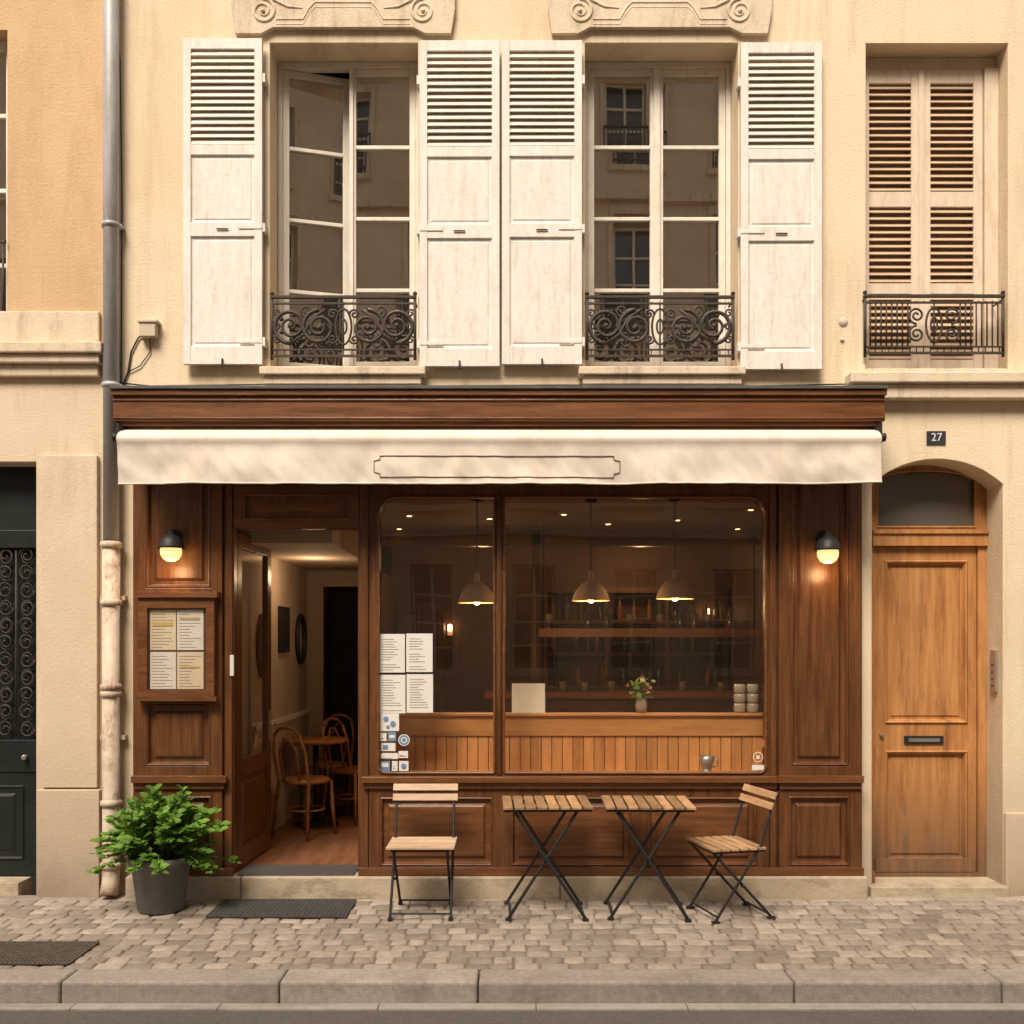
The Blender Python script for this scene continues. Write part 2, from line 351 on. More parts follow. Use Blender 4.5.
# ================================================================ CAFE BUILDING
cb=empty('cafe_building')
XL=X(104); XR=9.0; TOP=8.6
w=M()
def winhole(a,b,c,d): return prect(a,b,c,d,0)
holes=[winhole(270,43,418,371),winhole(585,43,738,371),winhole(866,43,1008,371),
       rect(X(1250),X(1392),Z(371),Z(43))]
shopL,shopR=X(140),X(856)
DX0,DX1=X(872),X(1003)
AS,AC=484,459
outer=[(XL,-.1),(shopL,-.1),(shopL,Z(430)),(shopR,Z(430)),(shopR,-.1)]
ar=archrect(DX0,DX1,-.1,Z(AS),Z(AC))
outer+=[(DX0,-.1)]+ar[2:][::-1]+[(DX1,-.1),(XR,-.1),(XR,TOP),(XL,TOP)]
w.plate(outer,holes,0,.32,STUC)
w.build('facade_wall',cb,bevel=.006)
w=M()
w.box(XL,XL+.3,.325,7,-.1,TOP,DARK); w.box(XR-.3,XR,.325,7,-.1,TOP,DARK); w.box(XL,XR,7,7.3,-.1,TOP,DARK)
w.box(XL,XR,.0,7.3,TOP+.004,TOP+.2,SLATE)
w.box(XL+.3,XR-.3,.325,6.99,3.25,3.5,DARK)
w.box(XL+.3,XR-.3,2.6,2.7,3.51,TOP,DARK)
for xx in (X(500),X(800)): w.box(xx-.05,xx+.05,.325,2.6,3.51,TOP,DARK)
w.build('building_shell',cb)
t=M()
for (a,c) in ((257,427),(577,748)):
    y=-.13
    t.pb(a+2,366,c-2,374,y,.2,STONE); t.box(X(a+6,-.1),X(c-6,-.1),-.10,-.001,Z(384,-.1),Z(374.3,-.13),STONE)
y=-.13; t.box(X(851,y),XR,y,.0,Z(382,y),Z(371.5,y),STONE); t.box(X(855,-.09),XR,-.09,.0,Z(398,-.09),Z(382.3,y),STONE)
t.box(X(866),X(1008),.0+.001,.2,Z(382,0),Z(371,0)+.02,STONE)
t.build('sills_and_string_course',cb,bevel=.008)
t=M()
def ornament(cx):
    hw=112; y=-.04
    P=lambda px,py,yy: (X(px,yy),Z(py,yy))
    out=[P(cx-hw+4,33,y),P(cx-hw+30,33,y),P(cx-hw+42,27,y),P(cx+hw-42,27,y),P(cx+hw-30,33,y),P(cx+hw-4,33,y),P(cx+hw,8,y),P(cx+hw,-70,y),P(cx-hw,-70,y),P(cx-hw,8,y)]
    t.plate(out,[],y,-.001,STONE)
    pts=[P(cx-hw+45,19,y),P(cx-40,19,y),P(cx-34,8,y),P(cx-28,2,y),P(cx+28,2,y),P(cx+34,8,y),P(cx+40,19,y),P(cx+hw-45,19,y)]
    t.tube([(p[0],y+.003,p[1]) for p in pts],.009,STONE,8)
    t.tube([(p[0],y+.003,p[1]-.035) for p in pts],.006,STONE,8)
    for sgn in (-1,1):
        c0=(X(cx+sgn*(hw-32),y),Z(11,y))
        sp=spiral(c0[0],c0[1],.088,.010,math.radians(90),2.0*sgn,y+.001,48)
        t.tube(sp,.013,STONE,8,rad=[.013-.006*i/48 for i in range(49)])
        t.lathe([(0.0,.020),(.012,.015),(.016,0)],(c0[0],y,c0[1]),STONE,14,T=RX(90))
        t.tube([(c0[0],y+.001,c0[1]+.088),(c0[0]-sgn*.08,y+.001,c0[1]+.075),(c0[0]-sgn*.17,y+.001,c0[1]+.03),(c0[0]-sgn*.27,y+.001,c0[1]+.02)],.012,STONE,8,rad=[.013,.012,.010,.006])
ornament(343); ornament(660)
t.build('carved_lintels',cb,bevel=.006)

# windows
fr=M(); gl=M(); 
def quad(m,x0,x1,z0,z1,y,mt): m.add([(x0,y,z0),(x1,y,z0),(x1,y,z1),(x0,y,z1)],[(0,1,2,3)],mt)
def leaf(x0,x1,z0,z1,y,rows,hinge,ang,fm=WFR,stw=.045):
    hx=x0 if hinge=='L' else x1
    T=Matrix.Translation((hx,y,0))@Matrix.Rotation(math.radians(ang),4,'Z')@Matrix.Translation((-hx,-y,0))
    fr.T=T; gl.T=T
    fr.box(x0,x0+stw,y,y+.045,z0,z1,fm); fr.box(x1-stw,x1,y,y+.045,z0,z1,fm)
    fr.box(x0+stw,x1-stw,y+.001,y+.044,z0,z0+stw*1.5,fm); fr.box(x0+stw,x1-stw,y+.001,y+.044,z1-stw,z1,fm)
    a=z0+stw*1.5; b=z1-stw
    for i in range(1,rows):
        zz=a+(b-a)*i/rows; fr.box(x0+stw,x1-stw,y+.006,y+.038,zz-.013,zz+.013,fm)
    for i in range(rows):   # each pane sits at its own very slight tilt, as in old joinery
        za=a+(b-a)*i/rows-.005; zb=a+(b-a)*(i+1)/rows+.005; e=(R.random()-.5)*.005; f=(R.random()-.5)*.004
        gl.add([(x0+stw-.005,y+.025+e,za),(x1-stw+.005,y+.025-e,za),(x1-stw+.005,y+.025-e+f,zb),(x0+stw-.005,y+.025+e+f,zb)],[(0,1,2,3)],GLU)
    fr.T=None; gl.T=None
def french(a,c,top,bot,y,openL=0):
    x0,x1,z0,z1=X(a),X(c),Z(bot),Z(top)
    fw=.035
    fr.box(x0+.002,x0+fw,y,y+.07,z0+.02,z1-.002,WFR); fr.box(x1-fw,x1-.002,y,y+.07,z0+.02,z1-.002,WFR)
    fr.box(x0+fw,x1-fw,y+.001,y+.07,z1-.045,z1-.002,WFR); fr.box(x0+fw,x1-fw,y+.001,y+.07,z0+.02,z0+.06,WFR)
    m_=(x0+x1)/2
    leaf(x0+fw+.002,m_-.001,z0+.062,z1-.047,y+.012,4,'L',openL)
    leaf(m_+.001,x1-fw-.002,z0+.062,z1-.047,y+.012,4,'R',0)
    if not openL: fr.box(m_-.022,m_+.022,y-.006,y+.011,z0+.065,z1-.05,WFR)
    else: fr.box(m_+.002,m_+.03,y-.006,y+.011,z0+.065,z1-.05,WFR)
french(270,418,43,371,.22,16)
french(585,738,43,371,.22,0)
fr.build('casement_frames',cb,bevel=.003); gl.build('casement_glass',cb,recalc=False)
def shutter(m,x0,x1,z0,z1,y,layout,fm,lm,th=.035,st=.052,ang=58,sd=.057):
    m.box(x0,x0+st,y,y+th,z0,z1,fm); m.box(x1-st,x1,y,y+th,z0,z1,fm)
    H_=z1-z0; a=x0+st; b=x1-st
    for (kind,f0,f1) in layout:
        zb,zt=z1-f1*H_,z1-f0*H_
        if kind=='rail': m.box(a,b,y+.002,y+th-.002,zb,zt,fm)
        elif kind=='louv':
            n=max(3,int(round((zt-zb)/.047))); p=(zt-zb)/n
            for i in range(n): m.obox(((a+b)/2,y+th/2,zb+(i+.5)*p),(b-a,sd,.008),RX(ang+R.random()*3),lm)
        else: m.nest(a,b,zb,zt,[(0,y+.006),(.004,y+.014),(.02,y+.017),(.03,y+.012)],fm); m.box(a,b,y+.019,y+th-.004,zb,zt,fm)
LAY=[('rail',0,.032),('louv',.032,.325),('rail',.325,.357),('pan',.357,.565),('rail',.565,.607),('pan',.607,.945),('rail',.945,1)]
s=M()
for k,(a,b,c,d) in enumerate(((183,38,262,364),(419.5,40,499.5,366),(502,40,582,364),(741,42,822,369))):
    y=-.075; x0,x1,z0,z1=X(a,y),X(c,y),Z(d,y),Z(b,y)
    tw=(R.random()-.5)*.6
    cxm=(x0+x1)/2; s.T=Matrix.Translation((cxm,y,0))@Matrix.Rotation(math.radians(tw*2),4,'Z')@Matrix.Translation((-cxm,-y,0))
    shutter(s,x0,x1,z0,z1,y,LAY,WHITE,LOUV)
    for fz in (.12,.58,.93):
        inn=x1 if k in(0,2) else x0; sg=-1 if k in(0,2) else 1
        s.box(min(inn,inn+sg*-.02),max(inn,inn+sg*-.02),y+.005,y+.07,z1-(z1-z0)*fz-.03,z1-(z1-z0)*fz+.03,WHITE)
        if fz>.5: s.box(inn+min(0,sg*.16),inn+max(0,sg*.16),y-.004,y-.0005,z1-(z1-z0)*fz-.012,z1-(z1-z0)*fz+.012,WHITE)
    s.tube([((x0+x1)/2-.04,y-.006,z1-(z1-z0)*.586),((x0+x1)/2+.04,y-.006,z1-(z1-z0)*.586)],.005,IRON,6)
    s.cyl(((x0+x1)/2,y-.012,z0+.03),((x0+x1)/2,y+.07,z0+.03),.007,IRON)
    s.cyl(((x0+x1)/2,y-.012,z0+.03),((x0+x1)/2,y-.012,z0-.03),.006,IRON)
    s.T=None
s.build('open_shutters',cb,bevel=.003)
LAY3=[('rail',0,.045),('louv',.045,.40),('rail',.40,.45),('louv',.45,.70),('rail',.70,.735),('louv',.735,.95),('rail',.95,1)]
s=M()
for (a,c) in ((866,1008),(1250,1392)):
    x0,x1,z0,z1=X(a),X(c)-.10,Z(369),Z(57); y=.15; mid=(x0+x1)/2
    s.box(X(a)+.002,X(c)-.002,y+.02,y+.06,z1+.001,Z(43)-.001,TANSH)
    s.box(x1+.001,X(c)-.002,y-.02,y+.05,z0,z1,TANSH)
    shutter(s,x0+.01,mid-.003,z0,z1,y,LAY3,TANSH,TANSL,st=.065,ang=46,sd=.052)
    shutter(s,mid+.003,x1-.004,z0,z1,y,LAY3,TANSH,TANSL,st=.065,ang=46,sd=.052)
    s.box(mid-.018,mid+.018,y-.012,y-.001,z0+.01,z1-.01,TANSH)
    s.box(x0+.02,x1,y+.05,y+.06,z0,z1-.002,TANSL)
s.build('closed_shutters',cb,bevel=.003)

def railing(name,a,c,top,bot,y,style):
    m=M(); x0,x1,z1,z0=X(a,y),X(c,y),Z(top,y),Z(bot,y)
    m.box(x0-.01,x1+.01,y-.016,y+.016,z1-.016,z1,IRON); m.box(x0,x1,y-.008,y+.008,z1-.058,z1-.046,IRON)
    m.box(x0,x1,y-.010,y+.010,z0,z0+.014,IRON); m.box(x0,x1,y-.007,y+.007,z0+.045,z0+.055,IRON)
    for xx in (x0,x1): m.cyl((xx,y,z0-.02),(xx,y,z1+.012),.011,IRON,8); m.lathe([(0,.03),(.015,.018),(.015,.006),(.006,0)],(xx,y,z1+.005),IRON,10)
    cx=(x0+x1)/2; a0=z0+.055; b0=z1-.058; cz=(a0+b0)/2; h=(b0-a0); W_=(x1-x0)/2
    n=40 if style=='bars' else 34
    m.tube([(cx+.055*math.cos(q*.3142),y,cz+h*.40*math.sin(q*.3142)) for q in range(20)],.008,IRON,6,closed=True)
    m.tube([(cx+.022*math.cos(q*.3142),y,cz+.05*math.sin(q*.3142)) for q in range(20)],.007,IRON,6,closed=True)
    m.cyl((cx,y,a0),(cx,y,b0),.006,IRON,6)
    for i in range(n//2): 
        xx=x0+(x1-x0)*(i+.5)/(n//2); m.cyl((xx,y+.004,z0+.01),(xx,y+.004,z0+.05),.004,IRON,5); m.cyl((xx,y+.004,b0),(xx,y+.004,b0+.02),.004,IRON,5)
    for sg in (-1,1):
        if style=='scroll':
            r=h*.40
            for (ox,sz) in ((.30,1),(.70,-1)):
                c0=(cx+sg*W_*ox+sg*.02,cz-sz*h*.02)
                m.tube(spiral(c0[0],c0[1],r,.012,math.radians(90*sz),-2.1*sg*sz,y,46),.009,IRON,6,rad=[.015-.007*i/46 for i in range(47)])
                m.lathe([(0,.012),(.020,.006),(.022,-.006),(0,-.012)],(c0[0],y,c0[1]),IRON,10,T=RX(90))
                for q in range(5):
                    aa=q*1.256; m.lathe([(0,.008),(.016,.003),(0,-.008)],(c0[0]+r*.62*math.cos(aa),y,c0[1]+r*.62*math.sin(aa)),IRON,7,T=RX(90))
            c1=cx+sg*W_*.5; 
            m.tube([(c1-sg*.12,y,cz+h*.38),(c1-sg*.03,y,cz+h*.18),(c1+sg*.03,y,cz-h*.18),(c1+sg*.12,y,cz-h*.38)],.011,IRON,6)
            m.tube(spiral(c1+sg*.01,b0-.045,.042,.008,math.radians(270),1.3*sg,y,20),.008,IRON,6)
            m.tube(spiral(c1-sg*.01,a0+.045,.042,.008,math.radians(90),1.3*sg,y,20),.008,IRON,6)
            for q in (-1,1): m.tube(spiral(cx+sg*.075,cz+q*h*.28,.035,.006,math.radians(180 if sg>0 else 0),-1.4*sg*q,y,18),.008,IRON,6)
            for k in range(3): m.tube(spiral(cx+sg*(W_-.03),a0+h*(.2+.3*k),.03,.006,math.radians(0 if sg>0 else 180),1.3*sg,y,16),.007,IRON,6)
        else:
            for i in range(8):
                xx=cx+sg*(W_*(.38+.62*(i)/8)); m.cyl((xx,y,a0),(xx,y,b0),.006,IRON,6)
            for q in (-1,1):
                m.tube(spiral(cx+sg*.12,cz+q*h*.22,h*.2,.01,math.radians(-90*q),1.7*sg*q,y,30),.008,IRON,6)
    m.cyl((x0,y,z1-.03),(x0-.02,.12,z1-.03),.007,IRON,6); m.cyl((x1,y,z1-.03),(x1+.0,.12,z1-.03),.007,IRON,6)
    m.build(name,cb)
railing('railing_a',272,415,296,357,-.02,'scroll')
railing('railing_b',587,733,296,357,-.02,'scroll')
railing('railing_c',865,1003,295,354,-.03,'bars')
railing('railing_d',1252,1390,295,354,-.03,'bars')

# ---------------------------------------------------------------- SHOPFRONT
sf=M(); yf=-.05
wz0,wz1=Z(773,yf),Z(497,yf); wx0,wxm0,wxm1,wx1=X(378,yf),X(494.5,yf),X(504,yf),X(766,yf)
zst=.155
r=.13
h1=rrect(wx0,wxm0,wz0,wz1,(.05,.015,.015,r)); h2=rrect(wxm1,wx1,wz0,wz1,(.015,.05,r,.015))
dx0,dx1,dzt=X(234,yf),X(358,yf),Z(529,yf)
sfL,sfR=X(133,yf),X(862,yf)
outer=[(sfL,zst),(dx0,zst),(dx0,dzt),(dx1,dzt),(dx1,zst),(sfR,zst),(sfR,Z(424,yf)),(sfL,Z(424,yf))]
sf.plate(outer,[h1,h2],yf,.04,WOOD)
for hh in (h1,h2): sf.tube([(p[0],yf-.003,p[1]) for p in hh],.010,WOODH,6,closed=True)
sf.tube([((wxm0+wxm1)/2,yf-.004,wz0-.01),((wxm0+wxm1)/2,yf-.004,wz1+.01)],.018,WOOD,10)
def pilaster(x0,x1,z0,z1,hs,yp,mt=WOOD,th=.035):
    sf.plate(rect(x0,x1,z0,z1),[rect(*h) for h in hs],yp,yp+th,mt)
    for h in hs:
        sf.nest(h[0],h[1],h[2],h[3],[(.0005,yp+.003),(.010,yp-.006),(.016,yp+.004),(.024,yp+.028),(.05,yp+.028),(.068,yp+.010)],mt)
def ph(a,b,c,d,y): return (X(a,y),X(c,y),Z(d,y),Z(b,y))
yp=-.086
pilaster(X(134,yp),X(222,yp),Z(776,yp),Z(440,yp),[ph(146,455,211,588,yp),ph(146,704,211,766,yp)],yp)
pilaster(X(134,yp),X(222,yp),zst,Z(783,yp),[ph(146,796,211,868,yp)],yp)
pilaster(X(779,yp),X(861,yp),Z(776,yp),Z(440,yp),[ph(791,455,849,766,yp)],yp)
pilaster(X(779,yp),X(861,yp),zst,Z(783,yp),[ph(789,796,850,866,yp)],yp)
for (a,c) in ((225,232),(360,368),(770,776)):
    sf.box(X(a,-.07),X(c,-.07),-.072,yf-.0005,zst,Z(440,-.07),WOOD)
ya=-.062
pilaster(X(233,ya),X(359,ya),Z(528,ya),Z(486,ya),[ph(243,493,350,520,ya)],ya,WOODH,.011)
yr=-.078
sf.plate(rect(X(369,yr),X(769,yr),zst,Z(783,yr)),[rect(*ph(a,797,c,866,yr)) for (a,c) in ((380,493),(511,632),(648,757))],yr,yf-.001,WOOD)
for (a,c) in ((380,493),(511,632),(648,757)):
    h=ph(a,797,c,866,yr); sf.nest(h[0],h[1],h[2],h[3],[(.0005,yr+.003),(.010,yr-.006),(.016,yr+.004),(.024,yr+.024),(.05,yr+.024),(.068,yr+.008)],WOODH)
yl=-.125
sf.box(X(361,yl),X(777.5,yl),yl,yf-.002,Z(783,yl),Z(777,yl),WOODH); sf.box(X(363,-.1),X(777,-.1),-.10,yf-.002,Z(788,-.1)-.004,Z(783.4,yl),WOODH)
for (a,c) in ((131,226),(777.8,864)):
    sf.box(X(a,yl),X(c,yl),yl-.004,yp-.001,Z(783,yl),Z(776,yl),WOODH); sf.box(X(a+2,-.105),X(c-2,-.105),-.105,yp-.001,Z(789,-.1),Z(783.4,yl),WOODH)
for (a,c) in ((132,233),(358,864)):
    sf.box(X(a,-.1),X(c,-.1),-.104,yp+.002,zst,zst+.055,WOODH)
yc=-.36
sf.box(X(113,yc),X(885,yc),yc,-.002,Z(421,yc),Z(396,yc),WOODH)
sf.box(X(111,yc-.02),X(887,yc-.02),yc-.025,-.003,Z(396,yc)+.001,Z(390.5,yc),WOODH)
sf.box(X(116,yc+.02),X(882,yc+.02),yc+.02,-.004,Z(425,yc),Z(421,yc)-.001,WOODH)
sf.tube([(X(113,yc),yc-.002,Z(400,yc)),(X(885,yc),yc-.002,Z(400,yc))],.009,WOODH,8)
sf.tube([(X(113,yc),yc-.002,Z(418,yc)),(X(885,yc),yc-.002,Z(418,yc))],.007,WOODH,8)
sf.box(X(109,yc-.04),X(889,yc-.04),yc-.04,-.001,Z(390,yc),Z(387,yc),CAP)
sf.box(X(118,-.12),X(880,-.12),-.12,-.005,Z(440,-.12),Z(425,-.12)-.002,CAP)
sf.build('shopfront_joinery',cb,bevel=.004)
g=M()
quad(g,wx0-.01,wxm0+.01,wz0-.01,wz1+.01,yf+.035,GLS); quad(g,wxm1-.01,wx1+.01,wz0-.01,wz1+.01,yf+.036,GLS)
g.build('shop_window_glass',cb,recalc=False)
st=M(); ys=-.125
st.box(X(125,ys),X(240,ys),ys,.02,-.05,zst-.002,STEP); st.box(X(240,ys)+.004,X(560,ys),ys+.002,.25,-.05,zst-.003,STEP); st.box(X(560,ys)+.004,X(868,ys),ys,.02,-.05,zst-.002,STEP)
st.build('stone_step',cb,bevel=.012)
st=M(); st.box(X(240,0),X(356,0),-.09,.22,zst-.001,zst+.008,RUB); st.build('threshold_mat',cb,bevel=.003)
d=M(); hx=X(236,0); ang=87
T=Matrix.Translation((hx,.05,0))@Matrix.Rotation(math.radians(ang),4,'Z'); d.T=T
DW=.80; z0=.165; z1=Z(532,0)
d.box(0,.09,0,.045,z0,z1,WOOD); d.box(DW-.09,DW,0,.045,z0,z1,WOOD); d.box(.09,DW-.09,.001,.044,z1-.1,z1,WOODH)
d.box(.09,DW-.09,.001,.044,z0,z0+.14,WOODH); d.box(.09,DW-.09,.001,.044,.80,.92,WOODH)
d.nest(.09,DW-.09,z0+.14,.80,[(0,.012),(.02,.02),(.05,.02),(.065,.006)],WOOD); d.box(.09,DW-.09,.024,.04,z0+.14,.80,WOOD)
d.box(DW-.07,DW-.03,-.008,0,1.0,1.22,STEEL); d.tube([(DW-.05,-.008,1.12),(DW-.05,-.05,1.12),(DW-.16,-.05,1.12)],.009,STEEL)
d.build('entrance_door',cb,bevel=.004)
g=M(); g.T=T; quad(g,.085,DW-.085,.915,z1-.095,.022,GLS); g.build('entrance_door_glass',cb,recalc=False)
h=M(); h.box(X(230,-.08),X(234,-.08),-.088,-.073,Z(676,-.08),Z(655,-.08),BWHITE); h.build('door_bell',cb,bevel=.003)

# ---------------------------------------------------------------- CAFE INTERIOR
i_=M(); RX1=2.42; RY=4.6; CZ=2.86; LXw=-2.02
i_.box(LXw-.1,RX1+.1,.04,RY,.0,.152,FLOOR)
i_.box(LXw-.1,RX1+.05,.04,RY+.1,CZ,CZ+.1,CEIL)
i_.box(LXw-.1,LXw,.041,RY,.152,CZ,PLAST)
i_.box(LXw,LXw+.012,.9,3.0,.152,1.05,PLAST); i_.box(LXw,LXw+.03,.9,3.0,1.05,1.09,BWHITE)
i_.box(RX1,RX1+.05,.041,RY,.152,CZ,INW)
i_.box(-1.36,RX1,RY-.1,RY,.152,CZ,INW)
i_.box(LXw+.001,-1.30,.35,3.1,2.46,CZ-.001,CEILP)
i_.box(LXw+.001,-1.86,3.0,3.1,.152,2.459,PLAST); i_.box(-1.86,-1.30,3.0,3.1,2.30,2.459,PLAST)
i_.box(-1.37,-1.30,2.2,RY-.101,.152,2.458,INW)
i_.box(LXw+.001,-1.38,4.2,4.3,.152,2.458,DARK)
yb=.30; bR=785
i_.box(X(362,yb),X(bR,yb),yb,yb+.05,Z(736,yb),Z(716,yb),BAMBH)
i_.box(X(362,yb),X(bR,yb),yb-.02,yb+.12,Z(716,yb)+.0005,Z(714,yb)+.004,BAMBH)
x=X(362,yb)
while x<X(bR,yb):
    i_.box(x,x+.072,yb+.012,yb+.03,.152,Z(736,yb)-.001,BAMB); x+=.076
i_.box(X(362,yb),X(bR,yb),yb+.031,yb+.05,.152,Z(736,yb)-.002,INW)
i_.box(X(362,0),X(788,0),.041,yb+.011,Z(776,0)-.03,Z(776,0),BAMBH)
i_.box(X(359,0)+.005,X(366,0)+.01,.041,yb+.05,.152,Z(716,yb),INW)
i_.box(.18,.28,3.0,3.1,.152,CZ-.001,INW); i_.box(-1.29,RX1-.001,3.0,3.12,CZ-.16,CZ-.002,INW)
i_.build('cafe_interior',cb,bevel=.003)

b=M(); by=3.55; BR=2.38
b.box(-.2,BR,by-.9,by-.5,.152,1.22,INW); b.box(-.26,BR,by-.96,by-.44,1.22,1.27,BARW)
for k in range(5): b.nest(-.15+k*.5,.3+k*.5,.3,1.1,[(0,by-.902),(.015,by-.915),(.03,by-.904)],INW)
for zz in (1.25,1.62,1.98):
    b.box(.35,BR,RY-.4,RY-.101,zz-.02,zz+.02,INW)
for xx in (.37,1.04,1.71,BR-.02): b.box(xx-.02,xx+.02,RY-.41,RY-.102,.152,2.3,INW)
b.box(.33,BR,RY-.42,RY-.102,2.3,2.36,INW)
b.box(.25,BR,2.55,2.75,1.80,1.88,BARW)
for xx in (.30,2.3): b.cyl((xx,2.65,1.88),(xx,2.65,CZ),.008,IRONB)
bot=[(0,.0),(.036,.0),(.038,.01),(.038,.17),(.03,.2),(.014,.225),(.013,.29),(.016,.3),(0,.3)]
gls=[(0,0),(.03,0),(.031,.003),(.004,.01),(.004,.07),(.03,.09),(.036,.13),(.03,.17)]
for zz in (1.27,1.64,2.0):
    x=.45
    while x<BR-.08:
        if R.random()<.7: 
            k=.7+R.random()*.3; b.lathe([(p[0]*k*1.05,p[1]*k) for p in bot],(x,RY-.25-R.random()*.06,zz),R.choice([BOTG,BOTA,BOTG]),10)
        x+=.085+R.random()*.08
x=.35
while x<BR-.1:
    q=R.random()
    if q<.4: b.lathe([(p[0],p[1]*.8) for p in gls],(x,2.65,1.883),JAR,10)
    elif q<.8: b.lathe([(p[0]*.9,p[1]*.65) for p in bot],(x,2.65,1.883),R.choice([BOTG,BOTA]),10)
    x+=.10+R.random()*.12
x=.5
while x<BR-.1:
    b.lathe([(0,0),(.03,0),(.034,.09),(.03,.09),(.026,.01)],(x,by-.7+R.random()*.2,1.271),JAR,10); x+=.15+R.random()*.4
b.build('bar_counter_with_shelves',None,bevel=.0)
m=M(); m.box(-1.25,-.75,RY-.5,RY-.11,.152,2.2,INW); m.nest(-1.22,-1.01,.3,2.1,[(0,RY-.502),(.02,RY-.515),(.035,RY-.503)],INW); m.nest(-.99,-.78,.3,2.1,[(0,RY-.502),(.02,RY-.515),(.035,RY-.503)],INW); m.build('wooden_cabinet',bevel=.004)

def pend(px,row,y):
    m=M(); cx=X(px,y); cz=Z(row+11,y)
    m.cyl((cx,y,cz+.16),(cx,y,CZ),.007,IRONB,6); m.lathe([(.0,.02),(.045,.02),(.05,0)],(cx,y,CZ-.02),IRONB,12)
    prof=[(.012,.235),(.02,.225),(.022,.165),(.045,.155),(.085,.125),(.118,.08),(.138,.035),(.146,.004),(.150,.0),(.143,.0),(.112,.078),(.07,.118),(.0,.14)]
    m.lathe(prof,(cx,y,cz),METSH,32); 
    m.lathe([(0,-.016),(.018,-.01),(.028,.015),(.022,.05),(.012,.1)],(cx,y,cz),BULB,14)
    m.build('pendant_lamp')
    l=bpy.data.lights.new('pendant_bulb_light','POINT'); l.energy=9; l.color=(1,.58,.26); l.shadow_soft_size=.03
    o=bpy.data.objects.new('pendant_bulb_light',l); o.location=(cx,y,cz-.05); sc.collection.objects.link(o)
pend(477,592,.85); pend(591,590,.92); pend(675,588,.85)
m=M()
for (x,y) in ((-.9,1.9),(-.2,2.1),(.45,1.8),(.9,2.5),(1.5,2.2),(2.0,1.5),(2.2,2.9),(-.6,3.3),(.5,3.4),(1.2,3.5),(-1.1,2.9)):
    m.lathe([(0,.0),(.022,.0),(.022,-.004)],(x,y,CZ-.004),SPOT,12); m.lathe([(.024,-.006),(.038,-.006),(.04,0)],(x,y,CZ-.001),STEEL,12)
m.build('ceiling_spotlights')
for (x,y,z,e) in ((1.35,3.65,2.55,9),(-.3,3.3,2.6,5),(-1.68,1.6,2.3,6)):  # added fill lights without fixtures, for general brightness at bar, room and lobby
    l=bpy.data.lights.new('interior_fill_light','POINT'); l.energy=e; l.color=(1,.56,.25) if x>-1 else (1,.66,.38); l.shadow_soft_size=.06
    o=bpy.data.objects.new('interior_fill_light',l); o.location=(x,y,z); sc.collection.objects.link(o)
def sconce(x,y,z):
    m=M(); m.lathe([(0,.0),(.022,.01),(.026,.04),(.022,.07),(0,.08)],(x,y-.06,z),BULB,14); m.box(x-.03,x+.03,y-.02,y,z-.05,z+.06,METSH); m.build('wall_sconce')
sconce(-.70,RY-.11,1.88); sconce(2.2,RY-.11,2.06)
def oval(y,z,ry,rz):
    m=M(); x=LXw+.02
    P=[(x,y+ry*math.cos(q*.2618),z+rz*math.sin(q*.2618)) for q in range(24)]
    m.tube(P,.022,IRONB,8,closed=True); m.add([(p[0]-.002,p[1],p[2]) for p in P],[tuple(range(24))],MIRR); m.build('wall_mirror')
oval(1.15,1.72,.13,.24); oval(2.62,1.78,.17,.22)
m=M(); m.box(LXw+.001,LXw+.03,1.75,2.1,1.66,2.06,IRONB); m.build('picture_frame',bevel=.004)
def dchair(x,y,rz):
    m=M()
    m.lathe([(0,.44),(.19,.44),(.20,.45),(.20,.465),(.185,.475),(0,.472)],(0,0,0),BARW,20)
    for (a,b_) in ((-.14,-.14),(.14,-.14)): m.cyl((a*1.2,b_*1.2,0),(a,b_,.45),.013,BARW,8,.017)
    for sg in (-1,1): m.tube([(sg*.19,.2,0),(sg*.16,.15,.45),(sg*.17,.2,.7),(sg*.13,.23,.85)],.014,BARW,8)
    m.tube([(-.13,.23,.85),(-.07,.24,.895),(0,.245,.905),(.07,.24,.895),(.13,.23,.85)],.014,BARW,8)
    m.tube([(-.08,.17,.47),(-.09,.215,.7),(-.03,.235,.82),(.03,.235,.82),(.09,.215,.7),(.08,.17,.47)],.009,BARW,8)
    m.tube([(.15*math.cos(q*.3),.15*math.sin(q*.3),.22) for q in range(21)],.008,BARW,6,closed=True)
    m.build('bentwood_chair',loc=(x,y,.153),rotz=math.radians(rz))
dchair(-1.70,1.38,150); dchair(-1.72,2.45,-20); dchair(-1.42,2.05,60)
m=M(); m.lathe([(0,.72),(.28,.72),(.29,.735),(.28,.75),(0,.75)],(0,0,0),BARW,28); m.cyl((0,0,.03),(0,0,.72),.025,IRONB,12); m.lathe([(0,.03),(.05,.03),(.19,.012),(.2,0)],(0,0,0),IRONB,20)
m.build('cafe_table',loc=(-1.72,1.9,.153))
ledz=Z(714,.3)+.006
m=M(); T=Matrix.Translation((X(528.5,.33),.33,ledz))@Matrix.Rotation(math.radians(-10),4,'X'); m.T=T; m.box(-.12,.12,0,.005,0,.215,PAPERC); m.build('menu_card',bevel=.001)
m=M(); m.lathe([(0,0),(.035,0),(.045,.04),(.04,.09),(.028,.11),(.03,.12)],(X(641,.4),.38,ledz),JAR,16)
